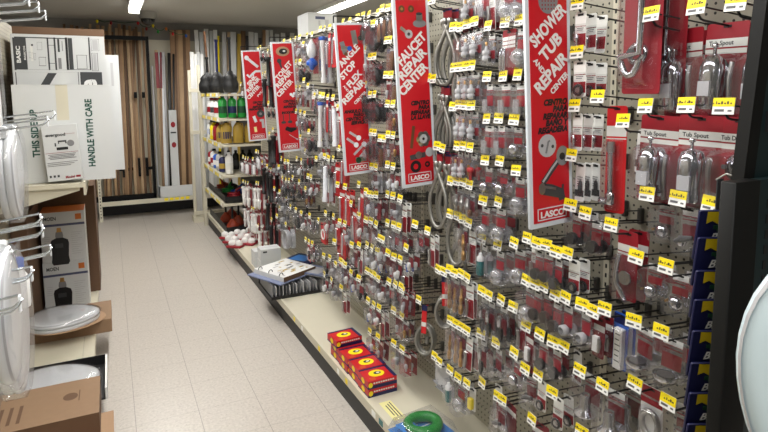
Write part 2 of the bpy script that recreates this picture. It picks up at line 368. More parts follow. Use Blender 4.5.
FAR = """291,39 295.3,38.3 299.5,36.7 303.3,43.7 307,35 312,33.8 320.5,28.3 324.5,28 329.7,26.7 296,61.7 300,61.3 303.8,79.8 308,85.3 296,87.5 299.7,87.3 314.5,95 320,94.2 323,94.8 327.8,96.5 333,97 337.5,107 295.8,110.7 300.3,111.7 304.5,113.2 308.7,131 300.3,136.7 320.8,140.7 305,150.7 316.3,158.2 324.5,155.7 328.3,157.7 333,158.2 339,147.7 281.3,158.2 284.7,160.7 288,161.5 296.7,158.2 301.2,160.3 273.7,159 278.7,166.5 270.8,169 282.5,177.8 285.8,179.5 288.8,180 292.5,177.3 299,181.5 308,175.7 311,176.8 305.5,188.5 337.5,184 274.2,188.2 279.5,191.5 282.2,196.5 286.2,197.7 290.5,206.5 295.8,209.5 280,208 301.2,212.7 309.5,215 325.5,212.7 333.3,215.7 276.7,215.7 285.8,224 318.3,220.2 339.7,221 305.5,239.3 308.8,241.5 312.2,243 334.5,241.3 323.7,255.2 329.7,257.2 335.5,263.8 340.3,260.2 343,262.2 324.2,273.5 331.3,279.7 341.2,287.3 271.3,219.3
243,156.5 245.3,157.8 247.8,158.2 252.8,158.7 256.2,151 258.3,152 262.2,162.3 267,166 269.2,167.7 243,181 245.3,182.3 247.8,182.8 256.3,182.7 258.3,183.2 245,203.2 248.3,205.3 251.7,208.2 253.7,209 257,208.2 268.3,197.7 258.3,225.2 262.5,74 265,72.8 268.3,102.8 269.2,133.7 272.8,129.5 240.8,83.7 258,48 260.3,47 267.8,50.8 284,41 273,129.5"""
TIP = 1.22
def card(w, h, col, top=.012, bands=(), r=.006):
    mb = MB().rbox(-.001, .001, -w / 2, w / 2, -h, top, col, r, 0, 3)
    e = .001 if col not in ('polybag',) else w * .13
    for z0, z1, c in bands: mb.box(-.0017, -.001, -w / 2 + e, w / 2 - e, z1, z0, c)
    mb.box(-.0018, -.001, -.010, .010, .000, .006, 'black')
    return mb
def shell(w, h, zc, d, r=.012, mt='blister', taper=.82, y=0):
    mb = MB(); rings = []
    for f, x in ((1, -.0012), (.97, -d * .6), (taper, -d)):
        a, b_ = w / 2 * f, h / 2 * f; rr = min(r, a * .6, b_ * .6); ring = []
        for cx, cz, st in ((a - rr, b_ - rr, 0), (-a + rr, b_ - rr, 1), (-a + rr, -b_ + rr, 2), (a - rr, -b_ + rr, 3)):
            for k in range(4):
                t = PI / 2 * (st + k / 3); ring.append((x, y + cx + rr * math.cos(t), zc + cz + rr * math.sin(t)))
        rings.append(ring)
    return mb.loft(rings, mt, cap=(False, True))
def arc(cx, cz, rad, a0, a1, n, x=0, ry=None):
    return [(x, cx + (ry or rad) * math.cos(a0 + (a1 - a0) * k / n), cz + rad * math.sin(a0 + (a1 - a0) * k / n)) for k in range(n + 1)]
def lines(mb, y0, y1, z0, n, dz, col='print_grey', h=.002, x=-.0019):
    for k in range(n): mb.box(x - .0002, x, y0 + .15 * (y1 - y0) * (k % 3 == 1), y1, z0 - k * dz - h, z0 - k * dz, col)
    return mb

def k_spout(word='Tub Spout'):
    c = card(.108, .215, 'red', bands=((-.026, -.046, 'paper'), (-.050, -.062, 'paper')))
    lt = put_text(MB(), word, (-.0022, .044 if word else 0, -.041), (0, -1, 0), (0, 0, 1), .015, 'ink', bold=.02)
    s = MB().tube([(-.026, .005, -.070), (-.030, .004, -.078), (-.036, .002, -.095), (-.034, .004, -.125), (-.03, .006, -.16), (-.026, .006, -.186), (-.026, .006, -.196)], [.012, .022, .027, .027, .025, .026, .024], 'chrome', 14)
    s.lathe([(.004, 0), (.004, .018), (.008, .02), (.008, .026), (.002, .028)], 'chrome', (-.036, 0, -.068), 2, 8)
    s.box(-.062, -.055, -.012, .018, -.165, -.13, 'light_grey')
    tail = MB().tube([(-.02, -.034, -.085), (-.028, -.036, -.12), (-.024, -.037, -.17), (-.02, -.036, -.2)], .0065, 'steel', 6)
    return dict(backing_card=c, header_text=lt, tub_spout=s, bent_tube=tail, blister=shell(.098, .152, -.137, .066, .02))
def k_drain():
    d = k_spout('Tub Drain'); d.pop('bent_tube'); d.pop('tub_spout')
    s = MB().lathe([(.002, 0), (.034, .002), (.036, .008), (.03, .016), (.012, .02)], 'chrome', (-.006, -.004, -.105), 0, 18, T=Matrix.Scale(-1, 4, (1, 0, 0)))
    for q in (-.016, .012): s.lathe([(.006, 0), (.005, .006)], 'dark_grey', (-.03, q, -.105 + q * .4), 0, 8)
    d['overflow_plate'] = s; d['label_sheet'] = lines(MB().box(-.003, -.0018, -.05, .05, -.21, -.172, 'paper'), -.03, .03, -.185, 2, .008, 'ink', .004, -.003)
    return d
def k_arm():
    c = card(.068, .295, 'bright_red', bands=((-.045, -.075, 'paper'), (-.08, -.083, 'paper')), r=.01)
    s = MB().tube([(-.018, .004, -.098), (-.018, .003, -.16), (-.018, 0, -.262)], .0085, 'chrome', 10)
    s.lathe([(.011, 0), (.013, -.02), (.011, -.03)], 'steel', (-.018, .004, -.09), 2, 10)
    s.lathe([(.012, 0), (.015, -.006), (.015, -.03), (.01, -.036)], 'chrome', (-.018, 0, -.235), 2, 10)
    s.lathe([(.008, 0), (.011, .02), (.011, .03), (.004, .032)], 'chrome', (-.018, .005, -.262), 1, 10)
    return dict(backing_card=c, shower_arm=s, blister=shell(.055, .205, -.185, .036, .012))
def k_bigarm():
    c = card(.112, .34, 'red', r=.008)
    s = MB().tube([(-.025, -.012, -.02), (-.025, -.012, -.1), (-.026, -.012, -.235)] + [(-.026, .016 + .028 * math.cos(t), -.242 - .05 * math.sin(t)) for t in (0, .5, 1, 1.5, 2, 2.5, 2.9)], .0095, 'chrome', 10)
    s.lathe([(.03, 0), (.033, .006), (.028, .014), (.016, .02), (.014, .014)], 'chrome', (-.006, .012, -.235), 0, 20, cap=(True, False), T=Matrix.Scale(-1, 4, (1, 0, 0)))
    s.lathe([(.013, 0), (.012, .003)], 'dark_grey', (-.02, .012, -.235), 0, 12, T=Matrix.Translation((-.01, 0, 0)))
    return dict(backing_card=c, shower_arm=s, blister=shell(.098, .32, -.17, .05, .014))
def slimbase(w, h, col='red'):
    c = card(w, h, 'tag_white', bands=((-.022, -.046, 'paper'), (-.028, -.031, 'red'), (-.05, -h + .012, col)))
    return lines(c, -w * .3, w * .3, -.034, 2, .005)
def k_slim():
    s = MB().lathe([(.004, 0), (.007, -.006), (.007, -.02), (.004, -.024), (.004, -.036)], 'chrome', (-.01, .006, -.052), 2, 8)
    return dict(backing_card=slimbase(.04, .098), valve_part=s, blister=shell(.032, .056, -.066, .018, .006))
def k_slimring():
    s = MB().tube([(-.008, .014 * math.cos(t), -.074 + .014 * math.sin(t)) for t in [k * PI / 6 for k in range(12)]], .0042, 'rubber', 6, closed=True)
    s.lathe([(.008, 0), (.008, .006)], 'steel', (-.012, 0, -.074), 0, 10)
    return dict(backing_card=slimbase(.042, .094), washer_ring=s, blister=shell(.036, .05, -.069, .018, .01))
def k_slimwhite():
    c = lines(card(.036, .105, 'white', bands=((-.07, -.09, 'ink'),)), -.01, .01, -.03, 5, .007, 'ink')
    return dict(backing_card=c, valve_part=MB().lathe([(.003, 0), (.006, -.01), (.006, -.03), (.003, -.035)], 'dark_grey', (-.008, -.008, -.04), 2, 8), blister=shell(.03, .06, -.06, .016, .006))
def k_slimred():
    s = MB().box(-.014, -.002, -.006, .012, -.09, -.045, 'white').lathe([(.005, 0), (.006, -.02), (.003, -.04)], 'steel', (-.01, -.01, -.05), 2, 8)
    return dict(backing_card=card(.042, .11, 'dark_red', bands=((-.012, -.03, 'paper'),)), valve_part=s, blister=shell(.04, .085, -.062, .02, .006))
def k_black():
    c = card(.046, .088, 'polybag', bands=((.008, -.014, 'paper'), (-.016, -.02, 'red'), (-.026, -0.0626, 'red')))
    s = MB().lathe([(.017, 0), (.019, .006), (.019, .016), (.012, .02)], 'rubber', (-.026, .0, -.068), 0, 14)
    return dict(backing_card=c, rubber_plug=s, bag=shell(.048, .092, -.048, .03, .01, 'polybag', .9))
def k_nut():
    c = card(.05, .09, 'polybag', bands=((.008, -.014, 'paper'), (-.02, -0.0603, 'red'),))
    s = MB().lathe([(.012, 0), (.017, .004), (.017, .02), (.012, .024), (.008, .024), (.008, .004)], 'light_grey', (-.03, 0, -.068), 0, 8, cap=(False, False))
    return dict(backing_card=c, pipe_nut=s, bag=shell(.052, .096, -.05, .034, .01, 'polybag', .9))
def k_acryl():
    c = card(.06, .118, 'polybag', bands=((.008, -.014, 'paper'), (-.012, -.016, 'red'), (-.026, -0.0582, 'red')))
    s = MB().lathe([(.010, .0), (.024, .004), (.028, .014), (.027, .024), (.02, .030)], 'acrylic', (-.034, 0, -.084), 0, 10)
    s.lathe([(.006, 0), (.007, .03)], 'steel', (-.036, 0, -.084), 0, 8).lathe([(.006, 0), (.004, .002)], 'red', (-.006, 0, -.084), 0, 8)
    return dict(backing_card=c, acrylic_knob=s, bag=shell(.064, .122, -.064, .042, .012, 'polybag', .9))
def k_cart():
    c = card(.05, .1, 'polybag', bands=((.008, -.014, 'paper'), (-.01, -.013, 'red'), (-.05, -0.0791, 'red')))
    s = MB().lathe([(.003, 0), (.006, -.004), (.006, -.012), (.015, -.018), (.016, -.03), (.010, -.034), (.015, -.038), (.015, -.05), (.008, -.056)], 'light_grey', (-.02, .006, -.034), 2, 12)
    s.lathe([(.0045, 0), (.0055, .012), (.003, .014)], 'brass', (-.02, .006, -.034), 2, 8).lathe([(.006, 0), (.006, -.012)], 'black', (-.018, -.012, -.078), 2, 8)
    return dict(backing_card=c, cartridge=s, bag=shell(.054, .104, -.056, .034, .01, 'polybag', .9))
def k_redknob():
    d = k_cart(); d['cartridge'] = MB().lathe([(.004, 0), (.013, -.004), (.013, -.018), (.006, -.022), (.006, -.05)], 'bright_red', (-.02, -.004, -.04), 2, 10).lathe([(.005, 0), (.008, -.02), (.004, -.045)], 'brass', (-.016, .014, -.034), 2, 8)
    return d
def k_valve():
    c = card(.05, .105, 'polybag', bands=((.008, -.014, 'paper'), (-.03, -0.0734, 'dark_red'),))
    s = MB().lathe([(.005, .01), (.009, 0), (.009, -.014), (.012, -.016), (.012, -.03), (.007, -.033), (.007, -.055)], 'steel', (-.02, .006, -.03), 2, 8)
    s.lathe([(.006, 0), (.010, -.006), (.010, -.02), (.005, -.026)], 'bronze', (-.02, -.014, -.06), 2, 8)
    return dict(backing_card=c, valve_body=s, bag=shell(.054, .11, -.058, .034, .01, 'polybag', .9))
def k_brass():
    c = card(.04, .145, 'polybag', bands=((.008, -.014, 'paper'), (-.02, -0.0944, 'dark_red'),))
    s = MB().lathe([(.004, 0), (.006, -.006), (.006, -.03), (.009, -.032), (.009, -.05), (.0065, -.052), (.0065, -.07), (.010, -.072), (.010, -.098), (.006, -.104)], 'brass', (-.016, -.006, -.026), 2, 10)
    return dict(backing_card=c, brass_stem=s, bag=shell(.042, .15, -.074, .028, .008, 'polybag', .9))
def k_stem():
    c = card(.042, .14, 'polybag', bands=((.008, -.014, 'paper'), (-.04, -0.0989, 'dark_red'),))
    s = MB().lathe([(.006, 0), (.009, -.008), (.009, -.04), (.005, -.045)], 'chrome', (-.018, .004, -.024), 2, 10).lathe([(.007, 0), (.010, -.01), (.010, -.03), (.004, -.05)], 'rubber', (-.018, -.004, -.072), 2, 10)
    return dict(backing_card=c, valve_stem=s, bag=shell(.046, .146, -.074, .032, .008, 'polybag', .9))
def k_redtall():
    c = card(.042, .135, 'tag_white', bands=((-.018, -.05, 'paper'), (-.022, -.028, 'red'), (-.055, -.13, 'red')))
    return dict(backing_card=lines(c, -.012, .012, -.036, 2, .006), faucet_part=MB().tube([(-.012, .012, -.05), (-.012, .006, -.08), (-.012, .01, -.12)], .006, 'steel', 6), blister=shell(.036, .085, -.088, .02, .008))
def k_clearred():
    c = card(.062, .105, 'polybag', bands=((.008, -.014, 'paper'), (-.014, -.017, 'red'), (-.022, -.024, 'red'), (-.036, -0.0757, 'red')))
    s = MB()
    for q in (.018, .004): s.lathe([(.007, 0), (.0075, -.03), (.006, -.05)], 'acrylic', (-.018, q, -.05), 2, 10)
    return dict(backing_card=c, handle_insert=s, bag=shell(.066, .108, -.058, .032, .012, 'polybag', .9))
def k_chromecard():
    c = card(.07, .14, 'red', bands=((-.012, -.05, 'paper'), (-.024, -.028, 'red'), (-.038, -.042, 'red')))
    s = MB()
    for q in (.024, .008): s.lathe([(.006, 0), (.0075, -.01), (.0075, -.07), (.005, -.076)], 'chrome', (-.014, q, -.052), 2, 10)
    return dict(backing_card=c, chrome_sleeve=s, blister=shell(.06, .088, -.092, .026, .01))
def k_knobbag():
    c = card(.07, .115, 'polybag', bands=((.008, -.014, 'paper'), (-.012, -.015, 'red'), (-.021, -.024, 'red'), (-.034, -0.0594, 'red')))
    s = MB().lathe([(.004, -.006), (.016, .0), (.024, .010), (.024, .02), (.015, .032), (.006, .036)], 'chrome', (-.044, -.004, -.078), 0, 16).lathe([(.004, 0), (.005, .016)], 'brass', (-.03, .03, -.08), 0, 8)
    return dict(backing_card=c, chrome_knob=s, bag=shell(.076, .12, -.062, .05, .012, 'polybag', .9))
def k_handlebag():
    c = card(.064, .12, 'polybag', bands=((.008, -.014, 'paper'), (-.014, -.017, 'red'), (-.024, -.027, 'red'), (-.04, -0.0834, 'dark_red')))
    s = MB().tube([(-.025, .026, -.09), (-.03, .005, -.078), (-.026, -.026, -.07)], [.008, .01, .006], 'dark_grey', 8).lathe([(.010, 0), (.014, -.02), (.010, -.03)], 'chrome', (-.02, .012, -.07), 2, 10)
    return dict(backing_card=c, lever_handle=s, bag=shell(.07, .126, -.066, .044, .012, 'polybag', .9))
def k_lever():
    c = card(.066, .19, 'red', bands=((-.028, -.048, 'paper'), (-.052, -.058, 'paper')), r=.008)
    s = MB().tube([(-.02, .012, -.055), (-.022, .02, -.11), (-.022, .016, -.14), (-.02, -.012, -.182)], [.007, .008, .008, .007], 'chrome', 10)
    s.lathe([(.02, 0), (.022, .004), (.012, .012)], 'chrome', (-.022, -.008, -.118), 0, 14)
    return dict(backing_card=c, faucet_spout=s, blister=shell(.06, .135, -.12, .042, .014))
def k_bluepack():
    c = card(.052, .155, 'blue', bands=((0.008, -.02, 'navy'),))
    s = lines(MB().box(-.016, -.002, -.018, .010, -.15, -.03, 'tag_white'), -.012, .006, -.045, 6, .016, 'ink', .003, -.0161)
    return dict(backing_card=c, sealant_box=s, blister=shell(.048, .135, -.088, .024, .008))
def k_escut():
    c = card(.085, .13, 'polybag', bands=((.008, -.014, 'paper'), (-.012, -.015, 'red'), (-.024, -.027, 'red'), (-.04, -0.0896, 'red')))
    s = MB().lathe([(.036, 0), (.038, -.006), (.036, -.016), (.026, -.02), (.024, -.012)], 'chrome', (-.03, 0, -.098), 2, 20, cap=(False, False)).lathe([(.026, .0), (.026, -.012)], 'dark_grey', (-.03, 0, -.098), 2, 16)
    return dict(backing_card=c, escutcheon=s, bag=shell(.09, .138, -.07, .07, .014, 'polybag', .9))
def k_bell():
    c = card(.08, .125, 'polybag', bands=((.008, -.014, 'paper'), (-.012, -.015, 'red'), (-.022, -.025, 'red'), (-.036, -0.0881, 'dark_red')))
    s = MB().lathe([(.015, 0), (.017, -.004), (.018, -.04), (.022, -.052), (.034, -.062), (.036, -.068), (.03, -.07)], 'chrome', (-.034, 0, -.048), 2, 18)
    return dict(backing_card=c, bell_flange=s, bag=shell(.086, .132, -.066, .07, .014, 'polybag', .92))
def k_ringcard():
    c = card(.07, .14, 'white', bands=((.01, -.04, 'red'), (-.018, -.024, 'paper')))
    s = MB().tube([(-.008, .026 * math.cos(t), -.09 + .034 * math.sin(t)) for t in [k * PI / 8 for k in range(16)]], .008, 'steel', 8, closed=True)
    return dict(backing_card=lines(c, -.02, .02, -.128, 1, .005), metal_ring=s, blister=shell(.066, .09, -.09, .02, .014))
def k_diag():
    c = card(.075, .2, 'dark_red', bands=((-.012, -.03, 'paper'),))
    s = MB().tube([(-.014, .026, -.03), (-.014, .0, -.1), (-.014, -.03, -.19)], .006, 'chrome', 8).lathe([(.002, 0), (.02, .002), (.022, .006)], 'white', (-.016, .012, -.165), 0, 16)
    return dict(backing_card=c, drain_lever=s, blister=shell(.07, .17, -.108, .026, .01))
def k_bracket():
    s = MB().rbox(-.002, .001, -.04, .04, -.1, .012, 'light_grey', .014, 0, 4).box(-.016, .0, -.04, .04, -.101, -.098, 'grey')
    s.lathe([(.004, 0), (.004, .002)], 'dark_grey', (-.004, .01, -.085), 0, 8)
    return dict(steel_plate=s)
def k_bottle():
    c = card(.044, .11, 'polybag', bands=((.008, -.014, 'paper'), (-.04, -.1, 'light_grey'),))
    s = MB().lathe([(.006, 0), (.007, -.01), (.014, -.016), (.014, -.03)], 'white', (-.02, 0, -.02), 2, 10).lathe([(.014, 0), (.0145, -.05), (.012, -.054)], 'teal', (-.02, 0, -.05), 2, 10)
    return dict(backing_card=c, putty_bottle=s, bag=shell(.048, .116, -.06, .038, .01, 'polybag', .9))
def k_yellowbit():
    return dict(backing_card=card(.04, .085, 'paper'), yellow_clip=MB().rbox(-.018, -.002, -.012, .012, -.075, -.03, 'yellow', .004, 0, 3), bag=shell(.044, .09, -.045, .024, .008, 'polybag', .9))
def k_hose():
    pts = [(-.01, .012, -.055)] + [(-.012, .048 * math.cos(t), -.215 + .095 * math.sin(t)) for t in [PI * .72 + k * PI * 1.56 / 14 for k in range(15)]] + [(-.01, -.012, -.055)]
    s = MB().tube(pts, .0085, 'braid', 7)
    e = MB()
    for q in (.012, -.012): e.lathe([(.009, 0), (.0115, -.004), (.0115, -.02), (.009, -.026)], 'steel', (-.01, q, -.03), 2, 8)
    t = MB().box(-.002, .001, -.016, .016, -.075, .012, 'red').box(-.0028, -.002, -.015, .015, -.055, -.035, 'paper').box(-.003, -.002, -.016, .016, .0, .01, 'navy')
    return dict(braided_loop=s, end_nut=e, hang_tag=t)
def k_coil():
    s = MB()
    for i, (dx, sc_) in enumerate(((0, 1), (.016, .96), (.032, 1.02))):
        s.tube([(-.03 + dx, .042 * sc_ * math.cos(t), -.155 + .066 * sc_ * math.sin(t)) for t in [k * 2 * PI / 18 for k in range(18)]], .0072, 'braid', 7, closed=True)
    e = MB().lathe([(.008, 0), (.010, -.004), (.010, -.03), (.007, -.034)], 'steel', (-.012, -.006, -.14), 2, 8)
    t = MB().box(-.042, -.038, -.012, .012, -.118, .006, 'bright_red').box(-.0428, -.042, -.011, .011, -.085, -.065, 'paper').box(-.043, -.037, -.013, .013, -.012, .012, 'navy').box(-.042, .004, -.002, .002, .002, .006, 'bright_red')
    return dict(braided_coil=s, end_nut=e, hang_tag=t)
# small goods of the far bays
def k_flapper():
    return dict(backing_card=card(.07, .1, 'polybag', bands=((.008, -.014, 'paper'), (0, -.03, 'red'),)), rubber_flapper=MB().lathe([(.028, 0), (.042, .006), (.044, .018), (.026, .034)], 'rubber', (-.04, 0, -.062), 0, 18), bag=shell(.094, .118, -.06, .05, .02, 'polybag', .94))
def k_bronze():
    s = card(.045, .12, 'polybag', bands=((.008, -.014, 'paper'), (-.04, -0.0865, 'red'),))
    g = MB()
    for q in (-.01, .01): g.lathe([(.005, 0), (.007, -.02), (.009, -.03), (.009, -.06), (.005, -.09)], 'bronze', (-.014, q, -.02), 2, 8)
    return dict(backing_card=s, stem_pair=g, bag=(shell(.05, .12, -.06, .03, .01, 'polybag', .9)))
def k_tallred():
    return dict(a=card(.06, .2, 'bright_red', bands=((-.02, -.04, 'paper'),)).tube([(-.012, .012, -.04), (-.014, .006, -.11), (-.012, .014, -.18)], .005, 'light_grey', 6).join(shell(.05, .15, -.11, .024, .01)))
def k_reddisc():
    return dict(a=card(.1, .125, 'bright_red').tube([(-.003, .032 * math.cos(t), -.062 + .032 * math.sin(t)) for t in [k * PI / 8 for k in range(16)]], .006, 'white', 5, closed=True))
def k_tube():
    s = MB().lathe([(.012, 0), (.016, -.004), (.016, -.05), (.013, -.055), (.013, -.24), (.018, -.25), (.018, -.28)], 'white', (-.02, 0, -.02), 2, 12)
    s.lathe([(.022, 0), (.024, -.008), (.02, -.022)], 'blue', (-.02, 0, -.012), 2, 12).box(-.001, .001, -.035, .035, -.3, .012, 'polybag')
    return dict(a=s.join(shell(.07, .3, -.15, .045, .012, 'polybag', .92)))
def k_whitetube():
    s = card(.06, .29, 'paper', bands=((-.02, -.06, 'red'), (-.2, -.27, 'red')))
    s.lathe([(.012, 0), (.015, -.01), (.015, -.2), (.019, -.205), (.019, -.23)], 'clip', (-.018, .006, -.03), 2, 10)
    return dict(a=s.join(shell(.06, .26, -.15, .042, .012)))
def k_bluebulb():
    s = MB().lathe([(.006, .01), (.012, 0), (.03, -.03), (.034, -.06), (.03, -.09), (.012, -.11)], 'white', (-.03, 0, -.01), 2, 14).lathe([(.012, 0), (.035, -.02), (.038, -.04), (.02, -.055), (.01, -.075)], 'blue', (-.03, 0, -.12), 2, 14)
    return dict(a=s.box(-.001, .001, -.04, .04, -.22, .012, 'red').join(shell(.085, .22, -.11, .06, .012, 'polybag', .9)))
def k_blacktail():
    s = card(.06, .26, 'red', bands=((-.02, -.05, 'paper'),)).lathe([(.012, 0), (.022, -.004), (.022, -.02), (.016, -.026), (.016, -.21), (.021, -.214), (.021, -.24)], 'black', (-.024, 0, -.012), 2, 12)
    return dict(a=s)
def k_pvc():
    s = card(.06, .26, 'red', bands=((-.01, -.03, 'paper'),))
    s.tube([(-.026, .014, -.02), (-.026, .014, -.16), (-.026, .008, -.19), (-.026, -.006, -.2), (-.026, -.016, -.185), (-.026, -.016, -.12)], .014, 'white', 8)
    s.lathe([(.018, 0), (.02, -.004), (.02, -.02), (.018, -.024)], 'white', (-.026, .014, -.02), 2, 10).lathe([(.018, 0), (.02, -.02)], 'white', (-.026, -.016, -.12), 2, 10)
    return dict(a=s)
def k_elbow():
    s = card(.075, .13, 'red', bands=((-.01, -.03, 'paper'),)).tube([(-.026, .03, -.04), (-.026, .012, -.05), (-.026, .0, -.07), (-.026, 0, -.115)], .016, 'white', 8)
    return dict(a=s.join(shell(.08, .13, -.07, .05, .02, 'polybag', .9)))
def k_coilhose():
    s = MB()
    for k in range(3): s.tube([(-.012 - .012 * k, .055 * math.cos(t), -.085 + .07 * math.sin(t)) for t in [q * PI / 8 for q in range(16)]], .008, 'light_grey', 6, closed=True)
    return dict(a=s.box(-.003, .001, -.018, .018, -.04, .012, 'red').join(shell(.13, .16, -.085, .045, .03, 'polybag', .95)))
def fitting(hd, body, content, w=.055, h=.095, clr='polybag'):
    s = card(w, h, 'polybag' if hd == 'paper' else hd, bands=((.006, -.012, 'paper'), (-.016, -h * .62, body)))
    g = MB()
    for q, dz, mt, rr in content: g.lathe([(rr * .6, 0), (rr, -.004), (rr, -.02), (rr * .7, -.024), (rr * .7, -.036)], mt, (-.018, q, dz), 2, 8)
    return dict(backing_card=s, fitting=g, bag=shell(w + .004, h, -h / 2, .034, .01, clr, .9))
KINDS = {}
def kind(key, fn, name, look, cat, dx=.03): KINDS[key] = (fn, name, look, cat, dx, {})
kind('spout', k_spout, 'tub_spout_pack', 'red-carded chrome tub spout', 'plumbing pack', .045)
kind('drain', k_drain, 'tub_drain_pack', 'red-carded tub drain plate', 'plumbing pack', .045)
kind('arm', k_arm, 'shower_arm_pack', 'tall red shower-arm pack', 'plumbing pack', .04)
kind('slim', k_slim, 'diverter_pack', 'slim red-label valve pack', 'plumbing pack', .042)
kind('slimring', k_slimring, 'washer_ring_pack', 'slim black-ring washer pack', 'plumbing pack', .042)
kind('slimwhite', k_slimwhite, 'white_card_pack', 'narrow white-carded valve part', 'plumbing pack', .03)
kind('slimred', k_slimred, 'valve_insert_pack', 'dark red valve-insert pack', 'plumbing pack', .03)
kind('black', k_black, 'rubber_plug_pack', 'bagged black rubber plug', 'plumbing pack', .034)
kind('nut', k_nut, 'pipe_nut_pack', 'bagged grey pipe nut', 'plumbing pack', .036)
kind('acryl', k_acryl, 'acrylic_knob_pack', 'bagged clear acrylic knob', 'plumbing pack', .044)
kind('cart', k_cart, 'cartridge_pack', 'bagged grey faucet cartridge', 'plumbing pack', .036)
kind('redknob', k_redknob, 'red_knob_pack', 'bagged red faucet knob', 'plumbing pack', .036)
kind('valve', k_valve, 'valve_body_pack', 'bagged metal valve body', 'plumbing pack', .036)
kind('brass', k_brass, 'brass_stem_pack', 'long bagged brass stem', 'plumbing pack', .03)
kind('stem', k_stem, 'valve_stem_pack', 'long bagged black-tipped stem', 'plumbing pack', .034)
kind('redtall', k_redtall, 'faucet_part_pack', 'narrow red-carded faucet part', 'plumbing pack', .024)
kind('clearred', k_clearred, 'handle_insert_pack', 'bagged clear handle inserts', 'plumbing pack', .034)
kind('chromecard', k_chromecard, 'chrome_sleeve_pack', 'red-carded chrome sleeve pair', 'plumbing pack', .03)
kind('knobbag', k_knobbag, 'chrome_knob_pack', 'bagged round chrome knob', 'plumbing pack', .052)
kind('handlebag', k_handlebag, 'lever_handle_pack', 'bagged dark lever handle', 'plumbing pack', .046)
kind('lever', k_lever, 'faucet_spout_pack', 'red-carded angled chrome spout', 'plumbing pack', .044)
kind('bluepack', k_bluepack, 'sealant_pack', 'blue carded sealant box', 'plumbing pack', .03)
kind('escut', k_escut, 'escutcheon_pack', 'bagged chrome escutcheon', 'plumbing pack', .07)
kind('bell', k_bell, 'bell_flange_pack', 'bagged chrome bell flange', 'plumbing pack', .07)
kind('ringcard', k_ringcard, 'metal_ring_pack', 'white-carded metal ring', 'plumbing pack', .03)
kind('diag', k_diag, 'drain_lever_pack', 'dark red drain-lever pack', 'plumbing pack', .03)
kind('bracket', k_bracket, 'bracket_plate', 'plain grey steel plate', 'bracket', .03)
kind('bottle', k_bottle, 'putty_pack', 'bagged white-and-teal bottle', 'plumbing pack', .04)
kind('yellowbit', k_yellowbit, 'clip_pack', 'bagged small yellow clip', 'plumbing pack', .03)
kind('hose', k_hose, 'supply_hose', 'red-tagged braided hose loop', 'hose', .034)
kind('coil', k_coil, 'coiled_hose', 'red-tagged braided hose coil', 'hose', .062)
kind('flapper', k_flapper, 'flapper_pack', 'bagged black rubber flapper', 'plumbing pack', .045)
kind('bronze', k_bronze, 'bronze_stem_pack', 'bagged bronze stem pair', 'plumbing pack', .032)
kind('tallred', k_tallred, 'lever_pack', 'tall bright red pack', 'plumbing pack', .028)
kind('reddisc', k_reddisc, 'gasket_pack', 'white-ringed red card', 'plumbing pack', .02)
kind('tube', k_tube, 'fill_valve_pack', 'blue-capped white fill valve', 'plumbing pack', .05)
kind('whitetube', k_whitetube, 'overflow_tube_pack', 'carded white overflow tube', 'plumbing pack', .045)
kind('bluebulb', k_bluebulb, 'float_ball_pack', 'white-and-blue float bulb', 'plumbing pack', .06)
kind('blacktail', k_blacktail, 'tailpiece_pack', 'black tailpiece tube', 'plumbing pack', .05)
kind('pvc', k_pvc, 'drain_trap_pack', 'white trap on red card', 'plumbing pack', .048)
kind('elbow', k_elbow, 'drain_elbow_pack', 'white elbow on red card', 'plumbing pack', .05)
kind('coilhose', k_coilhose, 'vinyl_hose_pack', 'bagged grey hose coil', 'hose', .05)
FIT = {'fwhite': ('paper', 'red', ((-.012, -.036, 'white', .011), (.012, -.05, 'clip', .012)), 'white_fitting_pack', 'bagged white plastic fitting'),
       'fbrass': ('paper', 'dark_red', ((-.01, -.034, 'brass', .009), (.012, -.05, 'bronze', .01)), 'brass_fitting_pack', 'bagged small brass fitting'),
       'fblack': ('paper', 'red', ((-.01, -.05, 'rubber', .014), (.014, -.034, 'dark_grey', .01)), 'black_washer_pack', 'bagged black washer set'),
       'fchrome': ('paper', 'grey', ((-.008, -.034, 'chrome', .012), (.014, -.05, 'steel', .009)), 'chrome_fitting_pack', 'bagged chrome pipe fitting'),
       'fgrey': ('light_grey', 'grey', ((0, -.04, 'light_grey', .016),), 'grey_fitting_pack', 'bagged grey plastic fitting'),
       'fred': ('red', 'dark_red', ((-.008, -.04, 'light_grey', .009),), 'red_card_pack', 'small red-carded fitting'),
       'fblue': ('paper', 'red', ((.008, -.05, 'blue', .008), (-.01, -.036, 'white', .011)), 'valve_handle_pack', 'bagged blue-handled valve')}
for q, (a, b_, c_, nm, lk) in FIT.items():
    kind(q, (lambda a=a, b_=b_, c_=c_: fitting(a, b_, c_, .056, .1)), nm, lk, 'plumbing pack', .034)

def protos(key, parts):
    fn, name, look, cat, dx, cache = KINDS[key]
    if parts not in cache:
        d = fn()
        if parts and len(d) > 1: cache[parts] = [(n, mb.mesh(n)) for n, mb in d.items()]
        else:
            mb = MB()
            for x in d.values(): mb.join(x)
            cache[parts] = mb.mesh(name)
    return cache[parts]
def make_pack(key, parts, loc, rot, label):
    name, cat = KINDS[key][1], KINDS[key][3]
    p = protos(key, parts)
    grp = name.replace('_', ' ') + 's on the peg hooks'
    if isinstance(p, list):
        t = thing(name, label, cat, loc, rot, grp)
        for n, me in p: link(n, me, t)
    else:
        t = link(name, p, None, loc); t.rotation_euler = rot; tag(t, label, cat, grp)
    s = SCALE.get(key, 1)
    if s != 1: t.scale = (s, s, s)
    if key in ('coil', 'hose'): t.rotation_euler = (rot[0], rot[1], rot[2] + (.75 if key == 'coil' else .3))
    return t
SCALE = {'knobbag': .8, 'handlebag': .85, 'escut': .82, 'bell': .92, 'clearred': .92}

